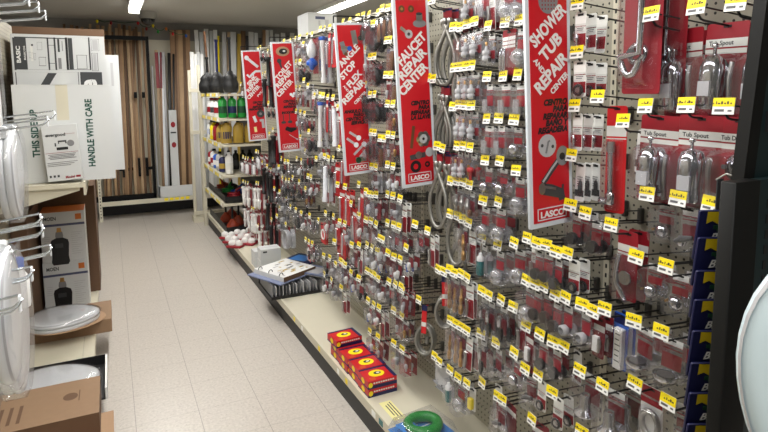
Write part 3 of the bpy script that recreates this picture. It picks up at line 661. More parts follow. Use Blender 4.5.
# hook: plastic base block, product wire and a longer tag wire, with its price tag
HL = PEG - TIP
mb = MB().rbox(-.016, 0, -.007, .007, -.042, .008, 'hook_base', .003, 0, 2)
mb.tube([(-.01, 0, 0), (-HL + .002, 0, .019)], .0022, 'black_wire', 5)
mb.tube([(-.01, 0, -.030), (-HL + .03, 0, -.014), (-HL + .018, 0, -.011), (-HL + .008, 0, -.002)], .003, 'black_wire', 5)
HOOK_ME = mb.mesh('peg_hook')
def tag_mesh(v):
    s = MB(); w, h = .023, .0185
    s.box(-.001, .001, -w, w, -h, h, 'tag_white').box(-.0016, -.001, -w, w, -.001 if v else -.004, h, 'yellow')
    rr = random.Random(v)
    for k in range(5 if v < 2 else 7):
        y = -w + .006 + k * .0062; s.box(-.0022, -.0016, y, y + rr.uniform(.002, .0052), .004, .0075 + .003 * (k % 2), 'print')
    s.box(-.0016, -.001, -.002, .018, -.0125, -.007, 'print_grey'); s.box(-.0016, -.001, -.018, -.010, -.0125, -.0085, 'print_grey')
    return s.mesh('price_tag')
TAG_ME = [tag_mesh(k) for k in range(4)]
rn = random.Random(5)
spots = []
for s in NEAR.split():
    q = s.split(','); spots.append((float(q[0]), float(q[1]), q[2], float(q[3]), int(q[4])))
def mid_kind(u, v):
    if 356 < u < 376 and (v < 30 or 50 < v < 60 or 80 < v < 96 or 130 < v < 133): return 'flapper'
    if 376 < u < 395 and v < 140: return rn.choice(['bronze', 'bronze', 'fbrass', 'fred'])
    if v > 300 and u > 390: return rn.choice(['fchrome', 'fgrey', 'fbrass', 'fred'])
    if u < 362 and 180 < v < 222: return 'tallred' if v < 206 else 'fwhite'
    if u > 398 and v < 250: return rn.choice(['redtall', 'clearred', 'fblue'])
    return rn.choice(['fred', 'fwhite', 'fred', 'fchrome', 'fblue', 'fgrey', 'fblack', 'clearred', 'redtall', 'fwhite'])
def far_kind(u, v):
    if u < 259: return 'pvc' if v > 178 else ('elbow' if v > 140 else 'fwhite')
    if u < 273.2: return 'blacktail' if rn.random() < .7 else 'fblack'
    if 318 < u < 331 and v < 30: return 'tube' if u < 322 else 'tallred'
    if 311 < u < 334 and 93 < v < 98: return {314: 'fblack', 320: 'tube', 323: 'tallred', 327: 'tallred', 333: 'whitetube'}[int(u)]
    if u == 312: return 'bluebulb'
    if 323 < u < 334 and 154 < v < 160: return 'whitetube' if u < 326 else ('fblack' if u < 330 else 'tallred')
    if 330 < u < 340 and v > 180: return 'tallred' if v < 250 else 'fgrey'
    if u in (318.3, 305.5) and v > 215: return 'reddisc'
    if u == 285.8 and v > 220: return 'coilhose'
    if 334 < u < 340: return 'tallred'
    return rn.choice(['fgrey', 'fchrome', 'fblack', 'fblack', 'fred', 'fgrey', 'fchrome', 'fbrass', 'fwhite', 'redtall', 'stem', 'flapper'])
for s in MID.split():
    u, v = map(float, s.split(',')); spots.append((u, v, mid_kind(u, v), rn.uniform(1.235, 1.255), 2))
for s in FAR.split():
    u, v = map(float, s.split(',')); spots.append((u, v, far_kind(u, v), rn.uniform(1.235, 1.26), 2))
byb = {}
for sp_ in spots:
    p = at_x(sp_[0], sp_[1], TIP)
    for i, (a, b_, ph, an) in enumerate(BAYS):
        if a <= p.y < b_: byb.setdefault(i, []).append((p, sp_))
hook_n = 0
for bi, lst in byb.items():
    ph = BAYS[bi][2]
    lst.sort(key=lambda e: -e[0].z); rows = []
    for e in lst:
        if rows and abs(rows[-1][0][0].z - e[0].z) < .055: rows[-1].append(e)
        else: rows.append([e])
    for ri, row in enumerate(rows):
        row.sort(key=lambda e: -e[0].y)
        for hi, (p, (u, v, kd, xf, n)) in enumerate(row):
            where = '%s hook, %s row down, %s' % (ORD[hi], ORD[ri], ph)
            h = link('peg_hook', HOOK_ME, None, (PEG, p.y, p.z - .019))
            tag(h, 'tagged black peg hook, %s along, %s row down, %s' % (ORD[hi], ORD[ri], ph), 'peg hook', 'price-tagged peg hooks on the pegboard')
            tg = link('price_tag', TAG_ME[hook_n % 4], h, (-HL, 0, .016)); tg.rotation_euler = (rn.uniform(-.05, .05), .18, rn.uniform(-.12, .12))
            hook_n += 1
            if kd == 'none': continue
            dx = KINDS[kd][4]; parts = bi < 3
            for k in range(n):
                x = xf + k * dx
                if x > PEG - .012: break
                f = (PEG - x) / HL
                z = p.z - .019 - .030 + .016 * f - .004
                place = 'front of' if k == 0 and n > 1 else ('on' if n == 1 else ('back of' if k == n - 1 else 'middle of'))
                r = (rn.uniform(-.04, .04), rn.uniform(-.03, .05), rn.uniform(-.16, .16))
                make_pack(kd, parts, (x, p.y, z), r, '%s, %s %s' % (KINDS[kd][2], place, where))
# two long shower-arm packs hanging from above the picture
for k, (u, v, x) in enumerate(((640, 94, 1.255), (664, 94, 1.325))):
    p = at_x(u, v, x); kd = 'bigarm'
    if k == 0: kind('bigarm', k_bigarm, 'long_shower_arm_pack', 'long red shower-arm pack', 'plumbing pack', .06)
    make_pack('bigarm', True, (x, p.y, p.z + .34), (0, 0, .06), 'long red pack of curved chrome shower arm, %s the pair above the shower-arm hook' % ('front of', 'rear of')[k])
    if k == 0:
        h = link('peg_hook', HOOK_ME, None, (PEG, p.y, p.z + .34 + .03 - .012)); tag(h, 'black peg hook carrying the two long red shower-arm packs', 'peg hook', 'price-tagged peg hooks on the pegboard')
# ------------------------------------------------------------------ hanging signs
SW, SH = .168, .79
def flat_disc(mb, x, z, rx, mt, y=-.0068, rz=None, n=18):
    rz = rz or rx
    return mb.add([(x + rx * math.cos(2 * PI * k / n), y, z + rz * math.sin(2 * PI * k / n)) for k in range(n)], [tuple(range(n))], mt)
def stroke(mb, pts, w_, mt, y=-.0068):
    ws = w_ if isinstance(w_, (list, tuple)) else [w_] * len(pts)
    L = []; Rr = []
    for i, p in enumerate(pts):
        a = Vector(pts[max(0, i - 1)]); b_ = Vector(pts[min(len(pts) - 1, i + 1)]); d = (b_ - a).normalized(); nn = Vector((-d.y, d.x))
        L.append(Vector(p) + nn * ws[i] / 2); Rr.append(Vector(p) - nn * ws[i] / 2)
    for i in range(len(pts) - 1):
        mb.add([(q.x, y, q.y) for q in (L[i], L[i + 1], Rr[i + 1], Rr[i])], [(0, 1, 2, 3)], mt)
    return mb
def heading(mb, body, p0, p1, cap, mt='white', y=-.0069, bold=.042):
    a = Vector((p0[0] * SW, -p0[1] * SH)); b_ = Vector((p1[0] * SW, -p1[1] * SH)); d = b_ - a
    cap *= .87; a = a + d * .03; d = d * .93
    size = cap / .73; vs, fs = text(body, size, bold=bold); wd = max(v[0] for v in vs) - min(v[0] for v in vs)
    ang = math.atan2(d.y, d.x)
    return put_text(mb, body, (a.x, y, a.y), (math.cos(ang), 0, math.sin(ang)), (-math.sin(ang), 0, math.cos(ang)), size, mt, bold=bold, sx=d.length / wd)
def sign(label, x0, y, ztop, heads, span, pics, t0, cap=.017, tilt=-.06):
    t = thing('repair_center_sign', label, 'sign', (x0, y, ztop), (0, tilt, 0), 'red hanging department signs')
    obj('board', MB().rbox(0, SW, -.005, .005, -SH, 0, 'sign_white', .004, 1, 2), t)
    obj('red_panel', MB().box(.014, SW - .014, -.0062, -.005, -SH + .016, -.012, 'sign_red'), t)
    mb = MB()
    for h in heads: heading(mb, *h)
    obj('heading_text', mb, t)
    mb = MB()
    for k, s in enumerate(span):
        vs, fs = text(s, cap / .73, bold=.07, shear=.25, align='RIGHT', sx=.95)
        mb.add([(.88 * SW + a, -.0069, -(t0 + k * .0255) * SH + b_) for a, b_ in vs], fs, 'black')
    obj('spanish_text', mb, t)
    for nm, f in pics:
        mb = MB(); f(mb); obj(nm, mb, t)
    mb = MB(); za, zb = -.972 * SH, -.925 * SH; xa, xb = .17 * SW, .84 * SW
    for q in ((xa, xb, za, za + .003), (xa, xb, zb - .003, zb), (xa, xa + .003, za, zb), (xb - .003, xb, za, zb)): mb.box(q[0], q[1], -.0069, -.0062, q[2], q[3], 'sign_white')
    heading(mb, 'LASCO', (.215, .962), (.80, .962), .022, bold=.045)
    obj('logo', mb, t)
    # wire bracket carrying the sign
    br = thing('sign_bracket', 'black wire arm holding the ' + label.split(' sign')[0].replace('red and white ', '') + ' sign', 'bracket', (x0, y, ztop), (0, 0, 0), 'wire sign brackets')
    L = PEG - x0
    obj('wire_arm', MB().tube([(L, 0, .045), (-.0, 0, .035)], .004, 'black', 6).tube([(0, 0, .035), (0, 0, -.0)], .004, 'black', 6).tube([(SW * .95, 0, .036), (SW * .95, 0, .01)], .004, 'black', 6), br)
S = SW
def P(s, t): return (s * SW, -t * SH)
def p_drum(mb):
    flat_disc(mb, *P(.5, .165), .036, 'grey')
    for i in range(-2, 3):
        for k in range(-2, 3): flat_disc(mb, .5 * S + i * .011, -.165 * SH + k * .011, .0028, 'red', -.0072, n=6)
def p_disc(mb):
    flat_disc(mb, *P(.42, .69), .034, 'light_grey')
    for a, b_ in ((-.02, .002), (.02, -.004)): flat_disc(mb, .42 * S + a, -.69 * SH + b_, .0055, 'dark_grey', -.0072, n=8)
    stroke(mb, [(.42 * S - .006, -.69 * SH - .022), (.42 * S + .004, -.69 * SH + .012), (.42 * S + .010, -.69 * SH + .014)], .007, 'grey', -.0072)
def p_showerarm(mb):
    stroke(mb, [P(.3, .83), P(.5, .785), P(.72, .74)], .02, 'dark_grey'); stroke(mb, [P(.3, .825), P(.5, .78), P(.72, .736)], .007, 'light_grey', -.0072)
    flat_disc(mb, *P(.76, .735), .024, 'grey', -.0074, .03); flat_disc(mb, *P(.75, .737), .011, 'black', -.0078)
def p_spout(mb):
    stroke(mb, [P(.28, .85), P(.5, .862), P(.72, .88), P(.74, .905)], [.034, .036, .032, .026], 'ink'); stroke(mb, [P(.3, .842), P(.6, .858)], .008, 'steel', -.0072)
    stroke(mb, [P(.75, .865), P(.76, .845)], .008, 'ink', -.0072); flat_disc(mb, *P(.28, .85), .013, 'steel', -.0073, .018)
sign('red and white shower and tub repair center sign hanging over the aisle', 1.05, 1.27, 2.045,
     [('SHOWER', (.17, .335), (.95, .195), .042), ('TUB', (.39, .385), (.84, .30), .042), ('AND', (.14, .375), (.36, .43), .018), ('REPAIR', (.25, .505), (.97, .37), .042), ('CENTER', (.55, .505), (.96, .43), .02)],
     ['CENTRO', 'PARA', 'REPARAR', 'BAÑO Y', 'REGADERA'], [('drain_picture', p_drum), ('plate_picture', p_disc), ('shower_arm_picture', p_showerarm), ('spout_picture', p_spout)], .54)
def p_nuts(mb):
    for s in (.24, .5): flat_disc(mb, *P(s, .062), .0145, 'bronze'); flat_disc(mb, *P(s, .062), .006, 'brass', -.0072)
def p_flange(mb):
    stroke(mb, [P(.72, .09), P(.72, .125)], .03, 'steel'); flat_disc(mb, *P(.72, .137), .032, 'grey', -.0066, .016); flat_disc(mb, *P(.72, .087), .015, 'dark_grey', -.0072, .006)
def p_bolt(mb): stroke(mb, [P(.18, .155), P(.36, .185)], .014, 'steel'); flat_disc(mb, *P(.4, .19), .018, 'light_grey', -.0072); flat_disc(mb, *P(.4, .19), .007, 'dark_grey', -.0076)
def p_stem(mb):
    stroke(mb, [P(.4, .67), P(.3, .79)], .014, 'bronze')
    for a in range(6): flat_disc(mb, .66 * S + .02 * math.cos(a * PI / 3), -.745 * SH + .02 * math.sin(a * PI / 3), .015, 'steel', -.0072)
    flat_disc(mb, *P(.66, .745), .02, 'light_grey', -.0074); flat_disc(mb, *P(.66, .745), .006, 'black', -.0078)
def p_valve(mb): stroke(mb, [P(.25, .84), P(.7, .83)], .022, 'dark_grey'); flat_disc(mb, *P(.82, .82), .02, 'light_grey', -.0072); flat_disc(mb, *P(.5, .83), .016, 'steel', -.0074)
def p_rings(mb):
    flat_disc(mb, *P(.4, .89), .026, 'black'); flat_disc(mb, *P(.4, .89), .012, 'sign_red', -.0072); flat_disc(mb, *P(.74, .885), .013, 'black'); flat_disc(mb, *P(.74, .885), .005, 'sign_red', -.0072)
sign('red and white faucet repair center sign hanging over the aisle', 1.05, 2.07, 2.05,
     [('FAUCET', (.13, .36), (.93, .205), .044), ('REPAIR', (.13, .435), (.93, .285), .044), ('CENTER', (.12, .515), (.95, .36), .044)],
     ['CENTRO', 'PARA', 'REPARAR', 'LA LLAVE'], [('nut_picture', p_nuts), ('flange_picture', p_flange), ('bolt_picture', p_bolt), ('stem_picture', p_stem), ('valve_picture', p_valve), ('washer_picture', p_rings)], .56)
def p_stops(mb):
    stroke(mb, [P(.6, .05), P(.66, .14)], .03, 'steel'); flat_disc(mb, *P(.82, .1), .013, 'dark_green', -.0072); stroke(mb, [P(.2, .12), P(.3, .2)], .026, 'grey'); stroke(mb, [P(.16, .16), P(.42, .165)], .022, 'steel', -.0072); flat_disc(mb, *P(.45, .165), .013, 'blue', -.0075); flat_disc(mb, *P(.32, .2), .01, 'bronze', -.0075)
def p_tubes(mb):
    for a, b_ in (((.25, .71), (.55, .755)), ((.15, .75), (.45, .80)), ((.35, .865), (.72, .80)), ((.55, .885), (.85, .825))):
        stroke(mb, [P(*a), P(*b_)], .013, 'light_grey'); flat_disc(mb, *P(*b_), .014, 'clip', -.0072)
def p_angle(mb): stroke(mb, [P(.4, .90), P(.78, .9)], .026, 'steel'); flat_disc(mb, *P(.5, .905), .016, 'dark_green', -.0072); flat_disc(mb, *P(.72, .88), .014, 'light_grey', -.0072)
sign('red and white angle stop and flex repair center sign hanging over the aisle', 1.05, 2.72, 2.02,
     [('ANGLE', (.14, .29), (.84, .155), .038), ('STOP', (.14, .37), (.68, .265), .038), ('AND', (.14, .405), (.3, .45), .013), ('FLEX', (.36, .425), (.84, .33), .038), ('REPAIR', (.14, .535), (.95, .385), .038), ('CENTER', (.5, .535), (.96, .455), .018)],
     ['ANGULO DE', 'PARO Y', 'CENTRO DE', 'SERVICIO'], [('stop_valve_picture', p_stops), ('flex_tube_picture', p_tubes), ('angle_valve_picture', p_angle)], .585)
def p_ring(mb): flat_disc(mb, *P(.5, .085), .05, 'cardboard_light', -.0068, .034); flat_disc(mb, *P(.52, .085), .03, 'black', -.0072, .02); flat_disc(mb, *P(.56, .083), .01, 'white', -.0076, .006)
def p_cup(mb): stroke(mb, [P(.32, .17), P(.4, .235)], [.02, .01], 'dark_grey'); flat_disc(mb, *P(.32, .17), .017, 'ink', -.0072)
def p_dots(mb):
    for a, b_ in ((.72, .475), (.86, .47), (.8, .49)): flat_disc(mb, *P(a, b_), .011, 'clip')
def p_plungers(mb):
    for s in (.3, .58): stroke(mb, [P(s, .63), P(s, .72)], .006, 'ink'); flat_disc(mb, *P(s, .725), .018, 'ink', -.0072, .01)
def p_float(mb): stroke(mb, [P(.35, .785), P(.6, .80), P(.85, .79)], [.02, .036, .016], 'black'); stroke(mb, [P(.4, .77), P(.7, .80)], .014, 'black', -.0072)
def p_link(mb): stroke(mb, [P(.5, .84), P(.8, .885)], .004, 'light_grey'); stroke(mb, [P(.8, .885), P(.88, .895)], .01, 'light_grey')
sign('red and white toilet repair center sign with a toilet ring picture', 1.05, 3.97, 2.03,
     [('TOILET', (.18, .35), (.92, .19), .04), ('REPAIR', (.16, .42), (.9, .27), .04), ('CENTER', (.16, .50), (.9, .355), .04)],
     ['CENTRO', 'PARA', 'REPARAR', 'EL', 'INODORO'], [('toilet_ring_picture', p_ring), ('plunger_cup_picture', p_cup), ('bolt_cap_picture', p_dots), ('plunger_picture', p_plungers), ('float_arm_picture', p_float), ('chain_picture', p_link)], .545, tilt=-.055)
def p_pipe(mb): stroke(mb, [P(.25, .08), P(.8, .185)], .024, 'sign_white'); flat_disc(mb, *P(.25, .08), .02, 'sign_white', -.0072)
def p_trap(mb): stroke(mb, [P(.2, .26), P(.3, .29), P(.5, .255), P(.65, .23), P(.95, .23)], .02, 'sign_white')
def p_fan(mb): flat_disc(mb, *P(.72, .70), .034, 'ink'); flat_disc(mb, *P(.72, .70), .012, 'grey', -.0072)
def p_elb(mb): stroke(mb, [P(.35, .72), P(.45, .79)], .026, 'sign_white'); stroke(mb, [P(.8, .76), P(.82, .86)], .024, 'light_grey'); stroke(mb, [P(.64, .775), P(.8, .77)], .02, 'light_grey', -.0072); stroke(mb, [P(.38, .84), P(.4, .9)], .024, 'pale_yellow')
sign('red and white sink repair center sign farthest along the aisle', 1.05, 4.94, 2.04,
     [('SINK', (.25, .39), (.72, .28), .036), ('REPAIR', (.18, .465), (.9, .31), .036), ('CENTER', (.16, .54), (.86, .395), .036), ('PVC', (.66, .515), (.94, .455), .018)],
     ['CENTRO', 'PARA', 'REPARAR', 'FREGADERO'], [('pipe_picture', p_pipe), ('trap_picture', p_trap), ('gasket_picture', p_fan), ('elbow_picture', p_elb)], .58, tilt=-.055)

# ------------------------------------------------------------------ carton on top of the run
def carton(name, label, cat, x0, x1, y0, y1, z0, z1, mt, rot=0.0, side=None, flaps=True, group=None, top=None):
    t = thing(name, label, cat, ((x0 + x1) / 2, (y0 + y1) / 2, z0), (0, 0, rot), group)
    a, b_, h = (x1 - x0) / 2, (y1 - y0) / 2, z1 - z0
    mb = MB().box(-a, a, -b_, b_, 0, h, mt, mats=(side, side, None, None, None, top))
    obj('carton_body', mb, t)
    return t, a, b_, h
t, a, b_, h = carton('supply_carton', 'white carton with blue print standing on top of the pegboard run', 'box', 1.44, 1.68, 4.28, 4.55, TOP + .02, 2.30, 'carton_white')
lid = MB().box(-.06, .02, -b_ - .001, -b_, h - .05, h - .028, 'band_blue'); lines(lid, 0, .0, 0, 0, 0)
lid.box(-.035, -.02, -b_ - .001, -b_, .06, .10, 'light_grey').box(.02, .05, -b_ - .001, -b_, .05, .11, 'light_grey')
obj('printed_panel', lid, t)
obj('lid_seam', MB().box(-a - .0008, a + .0008, -b_ - .0008, b_, h - .012, h - .009, 'light_grey'), t)

# ------------------------------------------------------------------ goods on the right deck
def wax_box():
    t = MB(); L, W_, h = .064, .079, .041                     # half length (y), half width (x), height
    t.box(-W_, W_, -L, L, 0, h, 'bright_red')
    return t
WB = wax_box().mesh('box_body')
mb = MB().box(-.079, .079, .05, .0645, .041, .0414, 'navy').box(.062, .0795, -.064, .0645, .041, .0414, 'navy')
def ell(mb, cx, cy, z, rx, ry, mt, n=20): return mb.add([(cx + rx * math.cos(2 * PI * k / n), cy + ry * math.sin(2 * PI * k / n), z) for k in range(n)], [tuple(range(n))], mt)
ell(mb, -.005, 0, .0416, .042, .034, 'yellow'); ell(mb, -.0, .002, .0419, .02, .014, 'ink'); ell(mb, .004, .003, .0422, .010, .006, 'tag_white')
for k in range(4): mb.box(-.06, -.03, -.055 + k * .006, -.052 + k * .006, .041, .0415, 'orange')
TOPP = mb.mesh('top_print')
mb = MB().box(-.0795, .0795, -.0646, -.064, 0, .018, 'navy')
for k in range(9): mb.box(-.05 + k * .013, -.041 + k * .013, -.0649, -.064, .024, .031, 'paper')
mb.add([(-.066 + .012 * math.cos(2 * PI * k / 14), -.065, .02 + .013 * math.sin(2 * PI * k / 14)) for k in range(14)], [tuple(range(14))], 'yellow')
mb.add([(-.0795, .0 + .02 * math.cos(-2 * PI * k / 14), .02 + .015 * math.sin(-2 * PI * k / 14)) for k in range(14)], [tuple(range(14))], 'yellow').box(-.0793, -.079, -.064, .064, 0, .008, 'navy')
SIDEP = mb.mesh('side_print')
names = ['nearest', 'second', 'third', 'farthest']
for i, n in enumerate((2, 2, 2, 3)):
    for k in range(n):
        y = 2.445 + i * .134
        top = k == n - 1
        t = thing('wax_ring_box', 'red wax ring box with yellow oval, %s of the %s stack on the deck' % ('top' if top else ('bottom' if k == 0 else 'middle'), names[i]), 'box',
                  (1.148 - (.014 if k == 2 else 0) + .004 * (i % 2), y + (.012 if k == 2 else 0), DECK + k * .0425), (0, 0, .05 if k == 2 else rn.uniform(-.02, .02)), 'red wax ring boxes on the deck')
        link('box_body', WB, t); link('side_print', SIDEP, t)
        if top: link('top_print', TOPP, t)
t = thing('shelf_notice', 'pale yellow printed notice lying on the deck beside the red boxes', 'paper notice', (1.126, 2.235, DECK + .001), (0, 0, .0))
obj('sheet', MB().box(-.032, .03, -.085, .08, 0, .001, 'pale_yellow'), t)
mb = MB()
for k in range(3): mb.box(.014 - .014 * k, .019 - .014 * k, -.07 + .012 * k, .066 - .01 * k, .001, .0014, 'ink')
obj('printed_lines', mb, t)
c = at_z(424, 428, .19)
t = thing('bowl_gasket_pack', 'green ring in clear wrap on a blue printed card, lying on the deck', 'plumbing pack', (1.175, 2.03, DECK + .002), (0, .02, .12))
mb = MB().box(-.13, .11, -.10, .085, 0, .002, 'sky_blue')
for k in range(14): mb.box(-.12 + .09 * rn.random(), -.02 + .1 * rn.random(), -.09 + k * .012, -.084 + k * .012, .002, .0026, ['navy', 'white', 'green', 'pale_yellow'][k % 4])
obj('printed_card', mb, t)
obj('green_ring', MB().tube([(.0 + .07 * math.cos(q * PI / 12), .0 + .06 * math.sin(q * PI / 12), .028) for q in range(24)], .024, 'green', 10, closed=True), t)
obj('front_label', MB().box(-.115, -.035, -.08, .05, .034, .036, 'sky_blue').box(-.10, -.06, -.05, .0, .036, .0368, 'ink').box(-.09, -.05, -.07, -.055, .036, .0368, 'white'), t)
mb = MB(); rings = [[(sx * (.125 - i * .02), sy * (.095 - i * .015), z) for sx, sy in ((1, 1), (-1, 1), (-1, -1), (1, -1))] for i, z in enumerate((.003, .05, .056))]
obj('clear_wrap', mb.loft(rings, 'polybag', cap=(False, True)), t)

# catalogue rack with an open binder
t = thing('catalog_rack', 'black file rack of grey catalogue dividers standing across the deck', 'rack', (1.195, 4.10, DECK + .001))
obj('tray', MB().box(-.21, .22, -.2, .2, 0, .012, 'black').box(.205, .22, -.2, .2, 0, .11, 'black').box(-.21, .22, .19, .2, 0, .1, 'black').box(-.21, .22, -.205, -.195, .0, .022, 'black'), t)
for k in range(16):
    x = -.195 + k * .026
    obj('divider', MB().box(x - .003, x + .003, -.19, .19, .012, .088 + .010 * (k % 3 == 0), 'light_grey' if k % 2 else 'grey'), t)
cs = [at_z(262.7, 269, .31), at_z(293.5, 258.6, .31), at_z(308, 271.6, .29), at_z(274.8, 283.8, .29)]
ctr = sum(cs, Vector()) / 4; ux = ((cs[1] - cs[0]) + (cs[2] - cs[3])) / 2; uy = ((cs[0] - cs[3]) + (cs[1] - cs[2])) / 2
W2, L2 = ux.length / 2, uy.length / 2; ang = math.atan2(ux.y, ux.x)
t = thing('open_binder', 'open ring binder with white pages lying on the black file rack', 'binder', (ctr.x, ctr.y, .288), (.03, 0, ang))
obj('cover', MB().box(-W2 - .05, W2 + .02, -L2 - .015, L2 + .02, -.008, 0, 'cover_blue'), t)
obj('page_block', MB().box(-W2, W2, -L2, L2, 0, .035, 'paper', mats=(None, None, 'cardboard_dark', None, None, 'white')), t)
mb = MB()
for k in range(26):
    x, y = rn.uniform(-W2 * .85, W2 * .7), rn.uniform(-L2 * .85, L2 * .75)
    mb.box(x, x + rn.uniform(.01, .06), y, y + rn.uniform(.004, .02), .035, .0355, rn.choice(['light_grey', 'grey', 'ink', 'light_grey', 'gold']))
obj('page_print', mb, t)
for k in (-.5, 0, .5): obj('ring', MB().tube([(-W2 + .02 + .02 * math.cos(q), k * L2 * 1.4, .036 + .02 * math.sin(q)) for q in [PI * j / 6 for j in range(7)]], .003, 'dark_grey', 6), t)
for k, (u, v, nm) in enumerate(((304, 258, 'blue catalogue lying flat behind the open binder'), (318, 270, 'grey-blue catalogue lying flat at the right of the open binder'))):
    p = at_z(u, v, .30); t = thing('catalog', nm, 'catalog', (p.x, p.y, .288), (0, 0, ang + .12))
    obj('cover', MB().box(-.1, .1, -.13, .13, 0, .012, 'navy' if k == 0 else 'cover_blue').box(-.08, .06, -.06, .1, .012, .0125, 'sky_blue' if k == 0 else 'light_grey'), t); obj('pages', MB().box(-.096, .097, -.127, .127, -.006, 0, 'paper'), t)

for k, (x0, x1, y0, y1, z, w_) in enumerate(((1.07, 1.24, 4.56, 4.69, DECK, 'lower'), (1.075, 1.245, 4.555, 4.685, DECK + .10, 'upper'), (1.06, 1.2, 4.72, 4.86, DECK, 'rear'))):
    t, a, b_, h = carton('fitting_carton', ['plain white carton, lower of two beside the open binder', 'plain white carton, topmost beside the open binder', 'plain white carton standing behind the stacked pair on the deck'][k], 'box', x0, x1, y0, y1, z, z + (.1 if k < 2 else .14), 'carton_white')
    obj('closing_flap', MB().box(-a - .0005, a + .0005, -.002, .002, h, h + .0008, 'light_grey'), t)
    if k == 1: obj('label', MB().box(-a * .8, -a * .4, -b_ - .001, -b_, h - .03, h - .015, 'ink'), t)

for i in range(3):
    for k in range(3):
        x, y = 1.05 + k * .135, 5.50 + i * .19 + k * .04
        t = thing('trap_kit_pack', 'red tray of white humps on deck, %s from aisle, %s from near end' % (ORD[k], ORD[i]), 'plumbing pack', (x, y, DECK + .001), (0, 0, rn.uniform(-.2, .0) - .5), 'red trays of white fittings on the deck')
        obj('red_tray', MB().rbox(-.08, .08, -.068, .068, 0, .02, 'red', .02, 2, 3), t)
        for s in (-1, 1): obj('white_hump', MB().lathe([(.036, .02), (.036, .045), (.028, .06), (.01, .068)], 'white', (s * .036, 0, 0), 2, 12), t)

# ------------------------------------------------------------------ deep shelves: bottles and tools
def bottle(name, label, cat, x, y, z, r_, h, body, cap, lab, group, jug=False):
    t = thing(name, label, cat, (x, y, z), (0, 0, 0), group)
    if jug:
        rings = []
        for hh, sx, sy in ((0, .95, .9), (.02, 1, 1), (.5, 1, 1), (.68, .9, .95), (.84, .5, .6), (.9, .25, .3)):
            rings.append([(r_ * sx * math.cos(q * PI / 8), r_ * .75 * sy * math.sin(q * PI / 8), h * hh) for q in range(16)])
        obj('jug_body', MB().loft(rings, body), t)
        obj('handle', MB().tube([(r_ * .3, 0, h * .86), (r_ * .85, 0, h * .82), (r_ * .98, 0, h * .62), (r_ * .9, 0, h * .45)], r_ * .14, body, 6), t)
    else: obj('bottle_body', MB().lathe([(r_ * .92, 0), (r_, .01), (r_, h * .72), (r_ * .8, h * .8), (r_ * .4, h * .86), (r_ * .4, h * .9)], body, n=14), t)
    obj('cap', MB().lathe([(r_ * (.3 if jug else .46), h * .88), (r_ * (.3 if jug else .46), h * .99), (r_ * .2, h)], cap, n=10), t)
    obj('label_band', MB().lathe([(r_ * (1.02 if not jug else .99), h * .2), (r_ * (1.02 if not jug else .99), h * .5)], lab, n=14, cap=(False, False), T=Matrix.Diagonal((1, .77 if jug else 1, 1, 1))), t)
for k in range(4): bottle('green_bottle', 'tall green bottle on second deep shelf, %s from the aisle edge' % ORD[k], 'bottle', 1.09 + k * .10, 6.14 + .0 * k, 1.42, .045, .245, 'green', 'dark_green', 'navy' if k % 2 else 'dark_green', 'green bottles on the deep shelves')
for k in range(3): bottle('drain_cleaner_bottle', 'white bottle with red label on second deep shelf, %s behind the green row' % ORD[k], 'bottle', 1.11, 6.45 + k * .24, 1.42, .06, .21, 'white', 'red', 'red' if k != 1 else 'ink', 'white bottles behind the green row')
for k in range(3): bottle('gold_jug', 'gold jug with dark label on third deep shelf, %s from the aisle edge' % ORD[k], 'jug', 1.12 + k * .125, 6.15, 1.145, .058, .25, 'gold', 'black', 'navy' if k == 0 else 'gold', 'gold jugs on the deep shelves', True)
for k, (c_, l_) in enumerate((('gold', 'navy'), ('red', 'red'), ('yellow', 'pale_yellow'), ('white', 'blue'))):
    bottle('cleaner_jug', '%s cleaner jug on third deep shelf behind the gold jugs' % (['small gold', 'red', 'yellow', 'white'][k]), 'jug', 1.11, 6.38 + k * .22, 1.145, .058, .22, c_, 'black' if k else 'white', l_, 'cleaner jugs on the deep shelves', True)
bottle('white_bottle', 'plain white bottle standing alone on the fourth deep shelf', 'bottle', 1.14, 6.16, .812, .042, .235, 'white', 'white', 'paper', None)
for k, c_ in enumerate(('navy', 'light_grey', 'blue', 'white', 'red')): bottle('solvent_bottle', '%s solvent bottle on fourth deep shelf along the aisle edge' % (['navy', 'grey', 'blue', 'white', 'red'][k]), 'bottle', 1.11, 6.36 + k * .19, .812, .046, .19 + .02 * (k % 2), c_, 'black' if k % 2 else 'white', ['gold', 'white', 'white', 'red', 'white'][k], 'solvent bottles on the fourth deep shelf')
for k in range(4): bottle('dark_bottle', 'dark bottle at the back of the fourth deep shelf, %s from the aisle edge' % ORD[k], 'bottle', 1.2 + k * .08, 6.5, .812, .036, .22, 'black', 'black', 'dark_grey', 'dark bottles on the fourth deep shelf')
def tray(x, y, z, label):
    t = thing('display_tray', label, 'tray', (x, y, z))
    obj('tray_base', MB().box(-.17, .18, -.55, .55, .0, .008, 'black'), t)
    obj('tray_front', MB().box(-.175, -.167, -.55, .55, 0, .07, 'black'), t); obj('tray_end', MB().box(-.17, .18, -.555, -.547, 0, .06, 'black'), t)
tray(1.25, 6.66, .505, 'black display tray on the fifth deep shelf'); tray(1.25, 6.66, DECK + .001, 'black display tray on the deck under the deep shelves')
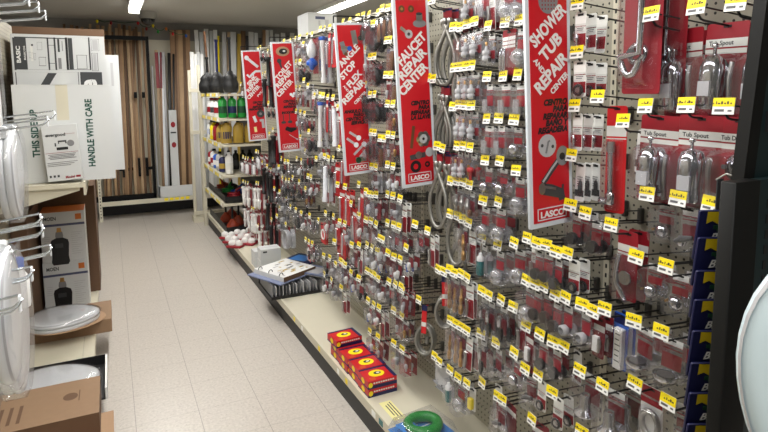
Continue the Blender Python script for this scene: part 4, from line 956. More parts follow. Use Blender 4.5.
for k, c_ in enumerate(('red', 'blue', 'green', 'dark_grey', 'orange_red')):
    y = 6.28 + k * .17; x = 1.2 + .07 * (k % 2)
    t = thing('pump_sprayer', '%s coiled hose set in the fifth-shelf display tray' % (['red', 'blue', 'green', 'grey', 'orange'][k]), 'hose', (x, y, .515), (0, 0, .4 * k), 'hose sets in the fifth-shelf tray')
    obj('hose_coil', MB().tube([(.06 * math.cos(q * PI / 7), .06 * math.sin(q * PI / 7), .02 + .05 * q / 28) for q in range(29)], .013, c_, 6), t)
    obj('nozzle', MB().tube([(.0, 0, .02), (.03, 0, .09), (.08, .01, .12)], [.016, .014, .01], c_, 8), t)
for k in range(4):
    t = thing('force_cup_plunger', 'orange rubber plunger head in the deck tray, %s from near end' % ORD[k], 'plunger', (1.17 + .1 * (k % 2), 6.25 + k * .2, DECK + .01), (.2 * (k % 2), 0, 0), 'orange plunger heads in the deck tray')
    obj('rubber_cup', MB().lathe([(.065, 0), (.07, .02), (.06, .06), (.03, .09), (.018, .11)], 'orange_red', n=14), t); obj('short_handle', MB().lathe([(.012, .1), (.012, .26)], 'black', n=8), t)
# plungers and brush on the top shelf
def plunger(x, y, z, label, cup, handle, hh, rc):
    t = thing('plunger', label, 'plunger', (x, y, z))
    obj('rubber_cup', MB().lathe([(rc * .8, 0), (rc, .03), (rc * 1.02, .10), (rc * .8, .15), (rc * .86, .17), (rc * .5, .21), (.02, .24)], cup, n=16), t)
    obj('handle', MB().lathe([(.014, .22), (.014, hh - .03), (.02, hh - .02), (.02, hh)], handle, n=8), t)
c1, c2, c3 = at_y(208, 92, 6.9), at_y(218, 93, 6.62), at_y(231, 94, 6.3)
plunger(c1.x, c1.y, 1.685, 'large black rubber plunger at far corner of the top deep shelf', 'rubber', 'black', .42, .10)
plunger(c2.x, c2.y, 1.685, 'black plunger with navy handle, middle of the three on top deep shelf', 'rubber', 'navy', .6, .10)
plunger(c3.x, c3.y, 1.685, 'tall black plunger nearest the sink sign on the top deep shelf', 'black', 'black', .60, .085)
t = thing('hand_broom', 'orange-brown stick with small red head on the top deep shelf', 'broom', (1.09, 6.95, 1.685), (.05, -.05, 0))
obj('handle', MB().lathe([(.012, .1), (.012, .72)], 'bronze', n=8), t); obj('head', MB().rbox(-.05, .05, -.03, .03, 0, .1, 'orange_red', .015, 1, 3), t)

# ------------------------------------------------------------------ back wall: racks and leaning stock
t = thing('lumber_shelving', 'cream base shelf with black kick along the back wall', 'store shelving', (1.2, 8.4, 0))
def bp(name, mb): o = obj(name, mb, t); o.matrix_parent_inverse = Matrix.Translation((-1.2, -8.4, 0)); return o
bp('base_shelf', MB().box(-.17, 3.3, 8.2, 8.72, .22, .25, 'cream')); bp('front_rail', MB().box(-.17, 3.3, 8.19, 8.2, .20, .258, 'cream'))
bp('kick_plate', MB().box(-.17, 3.3, 8.58, 8.6, 0, .22, 'plinth_black'))
mb = MB().box(-.19, -.15, 8.18, 8.24, 0, 2.1, 'cream')
for k in range(48): mb.box(-.176, -.164, 8.178, 8.18, .05 + k * .042, .07 + k * .042, 'dark_grey')
bp('upright', mb); bp('back_panel', MB().box(-.17, 3.3, 8.72, 8.735, .25, 2.45, 'cream'))
for k in range(5): bp('price_strip', MB().box(.62 + k * .07, .67 + k * .07, 8.186, 8.19, .215, .25, 'yellow'))
bp('white_trough', MB().box(.56, 1.06, 8.22, 8.24, .255, .41, 'carton_white').box(.56, 1.06, 8.22, 8.5, .25, .26, 'carton_white').box(.56, .575, 8.22, 8.5, .255, .41, 'carton_white'))
t = thing('timber_rack', 'black steel frame rack full of leaning wooden strips', 'rack', (.2, 8.4, .25))
TL, TR = at_y(60, 33, 8.3), at_y(149, 38, 8.3); xr = .52
obj('top_bar', MB().box(-.75, xr - .2, -.13, -.07, 2.15, 2.20, 'rack_black'), t); obj('post', MB().box(xr - .225, xr - .19, -.14, -.06, 0, 2.20, 'rack_black'), t)
obj('bottom_bar', MB().box(-.75, xr - .2, -.14, -.09, 0.0, .07, 'rack_black'), t); obj('divider_bar', MB().box(-.35, xr - .2, .05, .09, .38, .42, 'rack_black'), t)
for x in (-.28, -.08, .12, .22): obj('divider_finger', MB().box(x, x + .03, -.02, .08, .30, .55, 'rack_black').box(x, x + .035, -.03, .06, 1.38, 1.46, 'rack_black'), t)
def board(name, label, cat, u0, v0, u1, v1, wpx, mt, y0=8.38, y1=8.6, group=None, zb=.262):
    a = at_y(u0, v0, y1); b_ = at_y(u1, v1, y0); wd = wpx * .0137
    b_.x += (b_.x - a.x) * max(0, (b_.z - zb)) / max(.1, a.z - b_.z) * .0; b_.z = zb
    a.z = min(a.z, ZC - .03)
    d = (a - b_); L = d.length; o = thing(name, label, cat, b_, (0, 0, 0), group) if False else obj(name, MB().rbox(-wd / 2, wd / 2, -.012, .012, 0, L, mt, .004, 2, 2))
    o.location = b_; o.rotation_euler = d.to_track_quat('Z', 'Y').to_euler(); o.rotation_euler = Matrix((Vector((1, 0, 0)) - d.normalized() * d.normalized().x, d.normalized().cross(Vector((1, 0, 0))), d)).to_euler() if False else o.rotation_euler
    q = d.normalized(); xx = (Vector((1, 0, 0)) - q * q.x).normalized(); yy = q.cross(xx)
    o.rotation_euler = Matrix((xx, yy, q)).transposed().to_euler()
    return tag(o, label, cat, group)
WC = ['wood_a', 'wood_b', 'wood_c', 'wood_d']; WN = ['tan', 'brown', 'pale', 'dark']
k = 0
STR = [(64 + 3.0 * i + (i % 3) * .8 - (i % 2), 68 + 3.0 * i + ((i * 5) % 7) * .9, 2.2 + .5 * (i % 3)) for i in range(14)] + [(106, 110, 3), (109, 116, 2.4), (112, 119, 2.4), (116, 124, 2.6), (119, 126, 3), (121, 128, 2.4), (124, 131, 2.8), (127, 136, 2.6), (129.5, 138.5, 2.6), (132, 141, 2.8), (136, 146, 2.4), (139, 143, 3), (143, 151, 2.4), (110, 108, 2.6), (134, 130, 2.6)]
for i, (u0, u1, w_) in enumerate(STR):
    q = (i * 7 + 3) % 4
    board('wood_strip', '%s wooden strip leaning in the black rack, %s from its left end' % (WN[q], ORD[i]), 'wood strip', u0, 24 + (i * 5) % 9, u1, 193, w_, WC[q], 8.38 + .03 * (i % 3), 8.6 + .02 * (i % 3), 'wooden strips in the black rack')
LAB = [(160.5, 52, 163, 'wood_b', 'thin brown trim strip with red band', 2, 'dark_red'), (152, 66, 158, 'light_grey', 'thin grey metal trim strip', 1.6, None), (156, 50, 164, 'wood_c', 'pale trim strip with red wrapper', 3, 'red'), (160, 52, 166.5, 'clip', 'clear-wrapped white trim length', 3, None),
       (163, 52, 168, 'light_grey', 'clear-wrapped grey trim length', 3, None), (169, 53, 171, 'black', 'black trim length', 3, None), (173.5, 54, 173.5, 'black', 'second black trim length', 2, None)]
for i, (u0, v0, u1, mt, lb, w_, band) in enumerate(LAB):
    o = board('wrapped_batten', lb + ' standing in the white trough', 'trim', u0, v0, u1, 185, w_, mt, 8.3 + .03 * (i % 3), 8.5 + .03 * (i % 3), 'trim lengths in the white trough', .27)
    if band: obj('wrapper_band', MB().box(-w_ * .0075, w_ * .0075, -.014, -.012, 1.5, 2.0, band), o)
t = thing('downspout_box', 'tall white printed box with red emblem standing in the white trough', 'box', tuple(at_y(174, 150, 8.28).xy) + (.265,))
p1 = at_y(175, 110, 8.28); zt = p1.z - .265
obj('carton_body', MB().box(-.05, .05, -.04, .04, 0, zt, 'carton_white'), t)
mb = MB()
for z in (zt - .2, zt - .48): ell2 = mb.add([(.03 * math.cos(2 * PI * k / 12), -.041, z + .04 * math.sin(2 * PI * k / 12)) for k in range(12)], [tuple(range(12))], 'red')
mb.box(-.035, .035, -.041, -.04, zt - .32, zt - .30, 'ink'); obj('printed_emblem', mb, t)
for i, (u0, u1, q) in enumerate(((172, 176, 1), (176, 180, 3), (180, 184, 0), (183.5, 187, 3), (187.5, 191, 1), (178, 181.5, 1))):
    board('wood_strip', '%s brown strip leaning between white trough and cream frame, %s from left' % (['mid', 'dark'][q == 3], ORD[i]), 'wood strip', u0, 30, u1, 187, 4.5, WC[q], 8.36 + .04 * (i % 2), 8.6, 'brown strips beside the trough')
WT = ((191.5, 52, 195, 3.4, 'white'), (195, 54, 198, 3.2, 'white'), (198, 52, 201, 3, 'carton_white'), (201.5, 54, 203, 3, 'white'), (196, 30, 203.5, 4, 'white'), (201, 32, 207, 4, 'carton_white'), (206, 29, 210, 4.5, 'white'), (211, 31, 213.5, 3.6, 'carton_white'), (215, 30, 217.5, 4, 'white'), (218, 36, 219, 2.2, 'yellow'),
      (224, 32, 225, 4.2, 'light_grey'), (229, 32, 230, 4, 'wood_c'), (233, 32, 233.5, 6, 'carton_white'), (239, 34, 237, 4, 'gold'), (243, 31, 243, 5, 'wood_d'), (251, 32, 251, 5.5, 'white'), (256, 33, 255.5, 4, 'carton_white'), (264, 30, 263, 3.4, 'wood_b'), (267, 30, 266.5, 3.6, 'white'), (271, 30, 270.5, 4.4, 'carton_white'), (277, 34, 277, 4.5, 'carton_white'), (283, 33, 283, 4.8, 'white'), (292, 33, 292, 5, 'white'), (188, 36, 193, 1.4, 'light_grey'), (247, 36, 247, 3, 'dark_grey'), (260, 38, 260, 3, 'dark_grey'), (287.5, 36, 287.5, 3, 'dark_grey'))
for i, (u0, v0, u1, w_, mt) in enumerate(WT):
    cn = {'white': 'white', 'carton_white': 'off-white', 'yellow': 'yellow-tagged', 'light_grey': 'pale grey', 'wood_c': 'pale wooden', 'gold': 'golden', 'wood_d': 'dark wooden', 'wood_b': 'brown wooden', 'dark_grey': 'dark grey'}[mt]
    board('batten', '%s trim board leaning on back wall, %s from the cream frame' % (cn, ORD[i]), 'trim', u0, v0, u1, 150, w_, mt, (7.72 if i < 4 else 8.35) + .03 * (i % 3), (7.86 if i < 4 else 8.58) + .02 * (i % 4), 'trim boards leaning behind the deep shelves', .262 if i >= 4 else .005)
t = thing('string_lights', 'string of small coloured bulbs along the top of the back wall', 'string lights', (.4, 8.25, 2.5))
BL = ((97, 20.4, 'yellow'), (111, 22, 'red'), (138, 22.4, 'bright_red'), (146.5, 28, 'red'), (153, 25, 'yellow'), (158, 31, 'green'), (166, 28, 'orange'), (172.7, 33, 'bright_red'), (186, 35, 'blue'))
org = Vector((.4, 8.25, 2.5)); pts = [at_y(u, v - .8, 8.25) - org for u, v, c_ in BL]
cord = []
for p, q in zip(pts, pts[1:]): cord += [p, (p + q) / 2 - Vector((0, 0, .02))]
obj('cord', MB().tube(cord + [pts[-1]], .005, 'dark_green', 5), t)
for (u, v, c_), p in zip(BL, pts): obj('bulb', MB().lathe([(.008, 0), (.017, -.012), (.016, -.03), (.004, -.045)], c_, tuple(p), 2, 8), t)

# ------------------------------------------------------------------ left side shelving
LX, LL = -.58, -.155
t = thing('left_shelving', 'cream shelving unit on the left with low deck and cardboard-filled shelf', 'store shelving', (LX, 3, 0))
def lp(name, mb): o = obj(name, mb, t); o.matrix_parent_inverse = Matrix.Translation((-LX, -3, 0)); return o
lp('back_panel', MB().box(LX - .03, LX, .2, 6.2, .1, 2.15, 'pegboard')); lp('base_deck', MB().box(LX, LL - .01, .2, 6.2, .15, .17, 'cream'))
mb = MB().box(LL - .012, LL, .2, 6.2, .1, .172, 'cream')
lp('price_rail', mb); lp('kick_plate', MB().box(LL - .04, LL - .025, .2, 6.2, 0, .15, 'plinth_black'))
mb = MB()
for k in range(150):
    y = 2.6 + k * .0254
    for x in (LL - .06, LL - .40): mb.box(x - .002, x + .002, y - .003, y + .003, .1702, .1705, 'dark_grey')
lp('deck_slots', mb)
sh = lp('upper_shelf', MB().box(LX, LL, 3.58, 5.1, 1.145, 1.17, 'cream')); obj('shelf_rail', MB().box(LL, LL + .012, 3.58, 5.1, 1.10, 1.175, 'cream'), sh)
lp('shelf_bracket', MB().add([(LX, 3.6, 1.145), (LL - .02, 3.6, 1.145), (LL - .02, 3.6, 1.125), (LX, 3.6, 1.02), (LX, 3.606, 1.145), (LL - .02, 3.606, 1.145), (LL - .02, 3.606, 1.125), (LX, 3.606, 1.02)], [(0, 1, 2, 3), (7, 6, 5, 4), (3, 2, 6, 7), (1, 5, 6, 2)], 'cream'))

def vtext(mb, body, x, y, z, size, mt, length=None, bold=.02, up=True):     # lettering turned to read upwards on a face towards -y
    vs, fs = text(body, size, bold=bold); L = max(v[0] for v in vs)
    return put_text(mb, body, (x, y, z), (0, 0, 1), (-1, 0, 0), size, mt, bold=bold, sx=(length / L if length else 1))
def htext(mb, body, x, y, z, size, mt, length=None, bold=.02):
    vs, fs = text(body, size, bold=bold); L = max(v[0] for v in vs)
    return put_text(mb, body, (x, y, z), (1, 0, 0), (0, 0, 1), size, mt, bold=bold, sx=(length / L if length else 1))
# white shipping carton, front one on the shelf
x0, x1, z0, z1 = -.475, .015, 1.172, 1.725
t, a, b_, h = carton('shipping_carton', 'white carton printed THIS SIDE UP and HANDLE WITH CARE in green', 'box', x0, x1, 3.68, 3.86, z0, z1, 'carton_white')
def loc(u, v, y=3.679): p = at_y(u, v, y); return p.x - (x0 + x1) / 2, p.z - z0
mb = MB(); X, Z = loc(40, 157); _, Z2 = loc(34, 109.5); vtext(mb, 'THIS SIDE UP', X, -b_ - .001, Z, .048, 'green_ink', Z2 - Z, .035); obj('green_lettering', mb, t); mb = MB()
X, Z = loc(95.5, 166.5); _, Z2 = loc(89, 99); vtext(mb, 'HANDLE WITH CARE', X, -b_ - .001, Z, .048, 'green_ink', Z2 - Z, .035); obj('green_lettering', mb, t)
X, _ = loc(62, 100); obj('packing_tape', MB().box(X - .03, X + .03, -b_ - .0008, b_, h, h + .0008, 'cream').box(X - .03, X + .03, -b_ - .0008, -b_, h - .20, h, 'cream'), t)
obj('top_flap', MB().box(-a, a, -.0008, .0008, h, h + .001, 'light_grey').box(-a, a, -b_ - .0008, b_, h - .002, h, 'paper'), t)
# second white carton with dark printing, behind it
x0, x1, z0, z1 = -.485, -.002, 1.172, 2.02
t, a, b_, h = carton('printed_carton', 'white carton with dark grey BASIC print panels behind the green-lettered one', 'box', x0, x1, 3.875, 4.06, z0, z1, 'carton_white')
YF = 3.874
def rect(mb, u0, v0, u1, v1, mt, o=.001):
    p, q = at_y(u0, v0, YF), at_y(u1, v1, YF); cx = (x0 + x1) / 2
    return mb.box(p.x - cx, q.x - cx, -b_ - o, -b_, q.z - z0, p.z - z0, mt)
def frame(mb, u0, v0, u1, v1, w_, mt):
    for q in ((u0, v0, u1, v0 + w_), (u0, v1 - w_, u1, v1), (u0, v0, u0 + w_, v1), (u1 - w_, v0, u1, v1)): rect(mb, *q, mt)
mb = MB(); rect(mb, 14, 37.5, 28, 69.5, 'ink'); frame(mb, 14, 37.5, 67, 70, .7, 'ink'); rect(mb, 67.5, 38, 74, 69.5, 'ink', .0012); frame(mb, 67, 37.5, 90, 70, .7, 'ink'); rect(mb, 48, 37.5, 48.8, 70, 'ink'); rect(mb, 55, 37.5, 55.6, 70, 'ink')
rect(mb, 48, 45, 55, 45.6, 'ink'); rect(mb, 48, 63, 55, 63.6, 'ink'); frame(mb, 91, 39, 99, 51, .5, 'grey'); rect(mb, 92, 40, 98, 50, 'light_grey'); frame(mb, 92, 53, 98, 71, .5, 'grey'); rect(mb, 93, 54, 97, 70, 'light_grey', .0012)
frame(mb, 77, 55, 87, 69, .5, 'ink'); rect(mb, 57, 39, 60, 52, 'ink'); rect(mb, 61.5, 41, 63, 51, 'grey'); rect(mb, 58, 58, 62, 69, 'grey'); rect(mb, 30, 46, 33.5, 61, 'paper'); frame(mb, 39, 57, 46, 66, .5, 'ink'); rect(mb, 31, 44, 33, 46, 'ink')
for k in range(3): frame(mb, 29 + k * 2.4, 52 + k * .6, 31 + k * 2.4, 58 + k, .35, 'grey')
frame(mb, 37, 42, 42, 50, .4, 'grey'); frame(mb, 16, 72, 79, 90, .6, 'ink'); rect(mb, 80, 72, 103, 90, 'ink')
obj('printed_panels', mb, t)
mb = MB(); cx = (x0 + x1) / 2
p = at_y(21, 63, YF); q = at_y(19, 46, YF); vtext(mb, 'BASIC', p.x - cx, -b_ - .002, p.z - z0, .028, 'white', q.z - p.z, .03); obj('printed_lettering', mb, t); mb = MB()
p = at_y(26, 60, YF); q = at_y(25, 46, YF); vtext(mb, 'BASICOS', p.x - cx, -b_ - .002, p.z - z0, .012, 'white', q.z - p.z); obj('printed_lettering', mb, t); mb = MB()
p = at_y(96, 85, YF); vtext(mb, 'e', p.x - cx, -b_ - .002, p.z - z0 - .03, .13, 'white', None, .04)
obj('printed_lettering', mb, t)
p, q = at_y(48, 73, YF), at_y(40, 86, YF)
mb = MB().add([(p.x - cx + dx, -b_ - .001, z) for dx, z in ((0, p.z - z0), (.045, p.z - z0), (.0, q.z - z0), (-.045, q.z - z0))], [(0, 3, 2, 1)], 'ink'); obj('dark_slash', mb, t)
t, a, b_, h = carton('plain_carton', 'plain white carton rearmost of the white three, its edge showing at right', 'box', -.44, .075, 4.1, 4.3, 1.172, 1.925, 'carton_white')
obj('small_print', MB().box(a - .05, a - .035, -b_ - .001, -b_, h - .2, h - .05, 'light_grey'), t)
t, a, b_, h = carton('brown_carton', 'tall open brown carton behind the white cartons on the shelf', 'box', -.53, .0, 4.34, 4.7, 1.172, 2.06, 'cardboard')
obj('open_flap', MB().box(-a, a, -b_ - .003, -b_, h - .0, h + .05, 'cardboard_dark'), t)
# small white box leaning on the carton
p0, p1 = at_y(49, 188, 3.62), at_y(84, 183, 3.62); wd = (p1 - p0).length; ht = (at_y(46, 132, 3.62) - p0).length
t = thing('disposer_box', 'small white box with red logo and device picture leaning on the green-lettered carton', 'box', (p0.x, 3.635, 1.182), (-.03, -.06, 0))
obj('carton_body', MB().rbox(0, wd, -.03, .03, 0, ht, 'carton_white', .004, 1, 2), t)
mb = MB(); htext(mb, 'evergood', .02 * wd / .2, -.0315, ht * .80, .024, 'ink', wd * .55, .03); obj('logo_text', mb, t)
mb = MB().box(wd * .04, wd * .95, -.0312, -.0305, ht * .502, ht * .508, 'red').box(wd * .6, wd * .92, -.0312, -.0305, ht * .83, ht * .834, 'red'); obj('red_rule', mb, t); mb = MB(); htext(mb, 'Model', wd * .50, -.0315, ht * .035, .02, 'red', wd * .26, .03); mb.box(wd * .8, wd * .93, -.0315, -.0305, ht * .04, ht * .075, 'red'); obj('red_print', mb, t)
mb = MB()
for k in range(4): mb.box(wd * (.1 + .04 * (k % 2)), wd * (.88 - .03 * (k % 3)), -.0312, -.0305, ht * (.47 - .025 * k), ht * (.48 - .025 * k), 'print_grey')
for k in range(3): mb.box(wd * .05, wd * (.9 - .1 * k), -.0312, -.0305, ht * (.33 - .03 * k), ht * (.338 - .03 * k), 'print_grey')
for k in range(3): mb.box(wd * (.06 + .11 * k), wd * (.12 + .11 * k), -.0312, -.0305, ht * .07, ht * .11, 'ink')
obj('small_print', mb, t)
mb = MB().box(wd * .36, wd * .68, -.0312, -.0305, ht * .55, ht * .6, 'black').box(wd * .42, wd * .66, -.0313, -.0305, ht * .66, ht * .72, 'dark_grey').box(wd * .45, wd * .62, -.0316, -.0305, ht * .64, ht * .69, 'carton_white')
flat_disc(mb, wd * .77, ht * .66, .018, 'grey', -.0312); mb.box(wd * .32, wd * .36, -.0312, -.0305, ht * .62, ht * .68, 'ink'); obj('device_picture', mb, t)
# disposer boxes on the deck
z = DECK
for k in range(2):
    t, a, b_, h = carton('disposal_unit_box', ['white box with black disposal unit picture, lower of two on the left deck', 'white box with black disposal unit picture, upper of two on the left deck'][k], 'box', -.468 + .004 * k, -.198, 4.37, 4.62, z, z + .35, 'carton_white', top='orange' if k else None)
    z += .352
    mb = MB(); htext(mb, 'MOEN', -a + .02, -b_ - .001, h - .055, .034, 'ink', .075, .03); obj('brand_text', mb, t)
    obj('blue_band', MB().box(-a, a, -b_ - .001, -b_, h - .098, h - .082, 'band_blue'), t); obj('orange_mark', MB().box(a - .055, a - .018, -b_ - .001, -b_, h - .06, h - .02, 'orange'), t)
    pr = [(.012, .30), (.014, .275), (.02, .27), (.024, .245), (.022, .23), (.05, .215), (.056, .19), (.05, .10), (.055, .06), (.045, .04)]
    cx_ = -.025; zo = -.06
    mb = MB(); vs = [(cx_ + r_, -b_ - .0012, zz + zo + .0) for r_, zz in pr] + [(cx_ - r_, -b_ - .0012, zz + zo) for r_, zz in pr[::-1]]
    for i in range(len(pr) - 1):
        n_ = len(vs); mb.add([vs[i], vs[n_ - 1 - i], vs[n_ - 2 - i], vs[i + 1]], [(0, 1, 2, 3)], 'brass' if i < 2 else ('grey' if i < 4 else 'black'))
    mb.box(cx_ - .03, cx_ + .02, -b_ - .0016, -b_ - .001, .10, .13, 'dark_grey'); obj('product_picture', mb, t)
    mb = MB()
    for i in range(11): mb.box(a * .35, a * (.85 - .1 * (i % 3)), -b_ - .001, -b_, .20 - i * .015, .203 - i * .015, 'light_grey')
    for i in range(5): mb.box(-a + .015, -a + .05, -b_ - .001, -b_, .18 - i * .014, .183 - i * .014, 'light_grey')
    obj('small_print', mb, t)
t, a, b_, h = carton('tall_brown_carton', 'tall brown carton standing behind the disposal unit boxes', 'box', -.56, -.135, 4.72, 5.15, DECK, .99, 'cardboard_dark')
obj('flap_seam', MB().box(-a, a, -.003, .003, h, h + .001, 'cardboard'), t)
t, a, b_, h = carton('brown_side_carton', 'narrow brown carton against the pegboard left of the disposal boxes', 'box', -.575, -.49, 3.95, 4.6, DECK, .93, 'cardboard_dark')
obj('flap_seam', MB().box(-.002, .002, -b_, b_, h, h + .001, 'cardboard'), t)

# toilet seats
def egg(L, W_, n=48, k=.16):
    out = []
    for i in range(n):
        t_ = 2 * PI * i / n; c_, s_ = math.cos(t_), math.sin(t_)
        out.append((L / 2 * c_, W_ / 2 * s_ * (1 - k * c_)))
    return out
def seat_parts(t, L=.46, W_=.37, mt='seat_white', wrap=True):
    o = egg(L, W_)
    lid = MB().loft([[(x * f, y * f, z) for x, y in o] for f, z in ((.97, .022), (1, .028), (1, .036), (.975, .044), (.85, .049), (.5, .0515), (.1, .052))], mt); obj('lid', lid, t)
    obj('groove_line', MB().loft([[(x * f, y * f, .0425 + dz) for x, y in o] for f, dz in ((.985, .0), (.965, .0045))], 'light_grey', cap=(False, False)), t)
    ring = MB().loft([[(x * f, y * f, z) for x, y in o] for f, z in ((.98, .0), (.99, .004), (.99, .016), (.96, .020), (.62, .020), (.6, .012), (.62, 0), (.98, 0))], mt, cap=(False, False)); obj('seat_ring', ring, t)
    for s in (-1, 1): obj('hinge', MB().rbox(-L / 2 - .012, -L / 2 + .03, s * .075 - .016, s * .075 + .016, 0, .034, mt, .008, 1, 3), t)
    if wrap: obj('shrink_wrap', MB().loft([[(x * f, y * f, z) for x, y in o] for f, z in ((1.03, -.002), (1.035, .02), (1.02, .05), (.8, .056), (.3, .057))], 'blister'), t)
t, a, b_, h = carton('flat_brown_carton', 'flat brown carton sticking out past the left deck with a white seat on it', 'box', -.52, -.06, 3.84, 4.2, DECK, .255, 'cardboard')
obj('printed_mark', MB().box(.12, .17, -.1, .06, h, h + .0006, 'cardboard_dark'), t)
t = thing('toilet_seat', 'white shrink-wrapped toilet seat lying on the flat brown carton', 'toilet seat', (-.325, 3.90, .262), (0, 0, .0), 'white toilet seats on the left deck'); seat_parts(t, .40, .36)
obj('backing_board', MB().loft([[(x * 1.02 + .02, y * 1.02, z) for x, y in egg(.42, .38)] for z in (-.003, .0)], 'cardboard_light'), t)
t = thing('toilet_seat', 'white shrink-wrapped toilet seat lying low on the deck behind a brown carton', 'toilet seat', (-.33, 3.16, DECK + .014), (0, 0, .02), 'white toilet seats on the left deck'); seat_parts(t, .42, .37)
t = thing('seat_tray', 'black-edged white tray under the low toilet seat on the left deck', 'tray', (-.33, 3.16, DECK)); obj('tray_base', MB().box(-.24, .235, -.2, .2, 0, .008, 'black'), t); obj('tray_edge', MB().box(.235, .245, -.2, .2, 0, .06, 'white').box(-.24, .24, .2, .206, 0, .06, 'black'), t)
p = at_z(0, 400, .28)
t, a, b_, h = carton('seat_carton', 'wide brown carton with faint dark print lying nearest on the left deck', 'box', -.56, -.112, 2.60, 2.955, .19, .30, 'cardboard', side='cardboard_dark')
mb = MB(); ell(mb, a * .47, .02, h + .001, .03, .035, 'cardboard_dark'); obj('carton_emblem', MB().box(a * .62, a * .64, -.03, .07, h, h + .0006, 'cardboard_dark'), t); obj('carton_emblem', mb, t); mb = MB()
for k in range(3): mb.box(-a * (.72 - .16 * k), -a * (.66 - .16 * k), -.12, .03, h, h + .0006, 'cardboard_dark')
mb.box(-a * .95, -a * .85, -.12, -.06, h, h + .0006, 'ink'); obj('dark_print', mb, t)
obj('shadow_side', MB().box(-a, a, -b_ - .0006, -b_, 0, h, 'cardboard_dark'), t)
t, a, b_, h = carton('low_carton', 'pale brown carton under the wide printed one, corner poking out', 'box', -.52, -.06, 2.42, 2.80, .172, .188, 'cardboard_light')
t2 = t; obj('flap_edge', MB().box(-a, a, -b_ - .0006, -b_, h * .4, h * .6, 'cardboard'), t)

# chrome hooks on the left with hanging goods
def chrome_hook(u, v, label, xt=-.18, dz=.055):
    p = at_x(u, v, xt); L = xt - LX
    t = thing('chrome_hook', label, 'peg hook', (LX, p.y, p.z - dz), (0, 0, 0), 'chrome double hooks on the left pegboard')
    mb = MB()
    for s in (-1, 1): mb.tube([(0, s * .012, 0), (L * .97, s * .012, dz * .9), (L, s * .010, dz + .004), (L + .004, s * .006, dz + .012)], .0032, 'chrome_hook', 6)
    mb.tube([(0, 0, .025), (L, 0, dz + .022)], .0028, 'chrome_hook', 6); obj('wire_prongs', mb, t)
    obj('back_plate', MB().rbox(0, .008, -.02, .02, -.03, .035, 'chrome_hook', .006, 0, 3), t)
    obj('tag_clip', MB().rbox(L, L + .004, -.008, .008, dz - .012, dz + .022, 'clip', .003, 0, 3), t)
    return p
for u, v, lb in ((45, 17, 'first below the ceiling, nearest the brown carton'), (38, 9, 'second of the top three'), (28, 2, 'topmost and nearest of the top three'),
                 (54, 117, 'in front of the THIS SIDE UP lettering'), (47, 123, 'just under the one before the green lettering'), (40, 222, 'farthest of the lower five, before the disposal box'), (42, 233, 'second farthest of the lower five'), (50, 252, 'with dangling white clip before the disposal picture'), (31, 276, 'above the hanging seats'), (19, 306, 'lowest and nearest of the left hooks')):
    chrome_hook(u, v, 'chrome double hook on the left pegboard, ' + lb)
def hang_seat(x, y, z, label, L=.44, W_=.36, name='toilet_seat'):
    t = thing(name, label, 'toilet seat', (x, y, z - L / 2 - .01), (0, -PI / 2, 0), 'white toilet seats hanging on the left hooks')
    t.rotation_euler = Matrix(((0, 0, 1), (0, 1, 0), (-1, 0, 0))).to_euler()
    seat_parts(t, L, W_, wrap=False)
    obj('clear_bag', MB().loft([[(x * f, y * f, z_) for x, y in egg(L + .03, W_ + .02)] for f, z_ in ((.98, -.006), (1, .0), (1, .05), (.9, .06))], 'polybag'), t)
hang_seat(-.315, 1.91, 1.195, 'white bagged toilet seat hanging on the left, before the disposal boxes', .40, .34)
hang_seat(-.40, 1.93, 1.185, 'white bagged toilet seat hanging behind the first on the left hook')
hang_seat(-.265, 1.46, 1.325, 'white bagged toilet seat hanging nearest at the left picture edge', .30, .25)
hang_seat(-.345, 2.33, 1.56, 'white bagged seat hanging beside the THIS SIDE UP lettering', .32, .26)
hang_seat(-.43, 2.33, 1.56, 'white bagged seat hanging behind the one beside the green lettering', .32, .26)
for k, (y, c_) in enumerate(((1.70, 'blue'), (1.74, 'blue'), (1.78, 'orange'))):
    t = thing('repair_kit_pack', ['white bottle with blue cap in a clear bag, nearest under the left hook', 'white bottle with blue cap in a clear bag, behind the nearest', 'brown-handled small tool in a clear bag on the left hook'][k], 'plumbing pack', (-.235 - .06 * k, y, 1.27), (0, 0, 0))
    obj('bag', MB().box(-.002, .002, -.04, .04, -.17, .01, 'polybag'), t)
    if k < 2: obj('bottle', MB().lathe([(.02, -.16), (.022, -.15), (.022, -.08), (.01, -.06), (.01, -.05)], 'white', n=12), t); obj('cap', MB().lathe([(.012, -.055), (.012, -.03), (.008, -.026)], c_, n=10), t)
    else: obj('tool_handle', MB().lathe([(.008, -.16), (.012, -.1), (.008, -.03)], 'bronze', n=10), t); obj('tool_head', MB().lathe([(.008, -.03), (.016, -.02), (.012, 0)], 'steel', n=10), t)
p = at_x(28, 2, -.18)
t = thing('clear_bag_pack', 'clear bag with pink printed insert hanging at the upper left edge', 'plumbing pack', (-.265, p.y, p.z - .012), (0, 0, .1))
obj('bag', MB().box(-.012, .012, -.09, .09, -.34, .01, 'polybag'), t); obj('insert_card', MB().box(-.002, .002, -.08, .08, -.32, -.05, 'paper').box(-.003, -.002, -.06, .06, -.2, -.14, 'pink').box(.002, .003, -.06, .06, -.2, -.14, 'pink'), t)

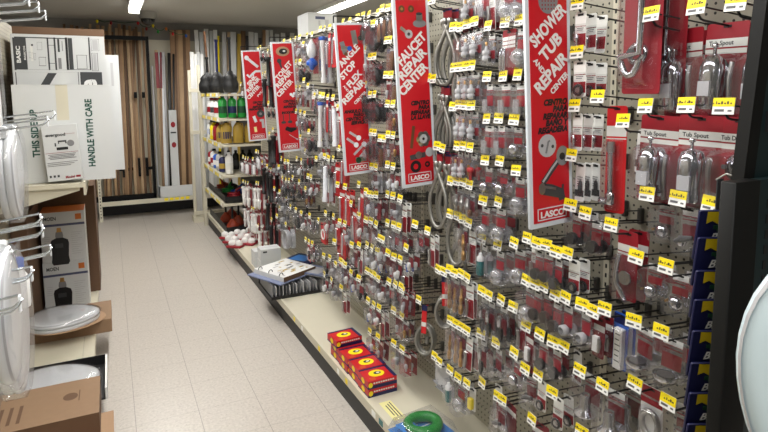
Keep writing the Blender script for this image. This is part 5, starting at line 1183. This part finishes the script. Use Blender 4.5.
# ------------------------------------------------------------------ dark end fixture at the right with strip packs and a toilet seat
EY = .66
q0, q1 = at_y(720, 181, EY), at_y(752, 183, EY - .03)
ex = q0.x; hz = q0.z
t = thing('end_fixture', 'dark steel end fixture with slotted green-black upright at the right edge', 'store shelving', (ex, EY, 0))
obj('lower_post', MB().rbox(0, q1.x - ex + .03, -.03, 0, 0, hz, 'post_dark', .004, 2, 3), t)
u0, u1, u2 = at_y(731, 179, EY + .03), at_y(754, 0, EY + .03), at_y(768, 0, EY + .03)
dx = (u1.x - u0.x) / (u1.z - u0.z); A = u0.x - ex
mb = MB(); vs = [(A + dx * zz + ww, yy, hz - .1 + zz + .1) for zz in (-.06, .75) for yy in (.005, .03) for ww in (0, .034)]
mb.add(vs, [(0, 1, 5, 4), (2, 6, 7, 3), (0, 4, 6, 2), (1, 3, 7, 5), (0, 2, 3, 1), (4, 5, 7, 6)], 'post_dark'); obj('upper_panel', mb, t)
mb = MB(); vs = [(A + dx * zz + ww, yy, hz + zz) for zz in (-.06, .75) for yy in (.012, .03) for ww in (.034, .25)]
mb.add(vs, [(0, 1, 5, 4), (2, 6, 7, 3), (0, 4, 6, 2), (1, 3, 7, 5), (0, 2, 3, 1), (4, 5, 7, 6)], 'post_green'); obj('side_panel', mb, t)
mb = MB().box(.085, .24, -.02, 0, 0, hz - .002, 'post_green')
for k in range(44): mb.box(.118, .128, -.0212, -.02, .1 + k * .031, .118 + k * .031, 'black')
obj('slotted_upright', mb, t)
obj('foot', MB().box(0, .3, -.1, .02, 0, .04, 'post_dark'), t)
SX, SY = .07, .0
sc0 = at_y(714, 239, .70)
clip = thing('clip_strip', 'thin clip strip beside the dark post carrying blue packs', 'clip strip', (sc0.x + .01, .722, 1.46)); obj('strip', MB().box(.03, .05, .004, .006, -.75, .02, 'dark_grey'), clip); obj('top_hook', MB().tube([(.02, 0, .02), (.02, -.02, .035), (.02, -.045, .03)], .002, 'steel', 5), clip)
for k in range(8):
    v = (212, 239, 272, 301, 332, 364, 394, 425)[k]
    p = at_y(699 - (v - 212) * .055, v, .72)
    t = thing('lighter_pack', 'blue pack with yellow top on the clip strip by the dark post, %s from top' % ORD[k], 'pack', (p.x + .041, .70, p.z), (.16, 0, -.45), 'blue packs on the clip strip')
    mb = MB().rbox(-.046, .046, -.003, .003, -.105, .004, 'navy_shaded', .004, 1, 2); obj('blue_card', mb, t)
    mb = MB().add([(-.03, -.0042, .002), (.046, -.0042, .002), (.046, -.0042, -.024), (.034, -.0042, -.018), (.02, -.0042, -.026), (.004, -.0042, -.017), (-.004, -.0042, -.026), (-.018, -.0042, -.018), (-.03, -.0042, -.024)], [(0, 8, 7, 6, 5, 4, 3, 2, 1)], 'yellow_shaded'); obj('yellow_crown', mb, t)
    mb = MB(); put_text(mb, 'BIC', (-.018, -.0043, -.062), (1, 0, .05), (0, 0, 1), .024, 'tag_white', bold=.03, shear=.3); obj('white_lettering', mb, t)
    obj('green_print', MB().box(-.014, .004, -.0044, -.003, -.036, -.028, 'dark_green').box(-.006, .02, -.0044, -.003, -.04, -.034, 'dark_green'), t)
sp0 = Vector((0, 0, H)) + R @ Vector((924 - PX, 412 - PY, F)) * (.66 / F)
t = thing('toilet_seat', 'pale shrink-wrapped toilet seat standing upright before the dark end fixture', 'toilet seat', sp0)
nrm = (Vector((0, 0, H)) - sp0); nrm.z = 0; nrm.normalize(); nrm = (nrm + Vector((.12, -.1, .02))).normalized()
dn = Vector((0, 0, -1)); dn = (dn - nrm * dn.dot(nrm)).normalized()
t.matrix_world = Matrix.Translation(sp0) @ Matrix((dn, nrm.cross(dn), nrm)).transposed().to_4x4()
seat_parts(t, .46, .37, 'seat_blue_white', wrap=False)
t = thing('seat_hook', 'dark wire hook holding the upright toilet seat to the end fixture', 'peg hook', (ex + .17, EY + .01, 1.60)); obj('wire', MB().tube([(0, 0, 0), (sp0.x - ex - .17, sp0.y - EY - .02, .01)], .004, 'black_wire', 6), t); obj('base', MB().box(-.02, .02, -.004, .006, -.02, .02, 'black_wire'), t)
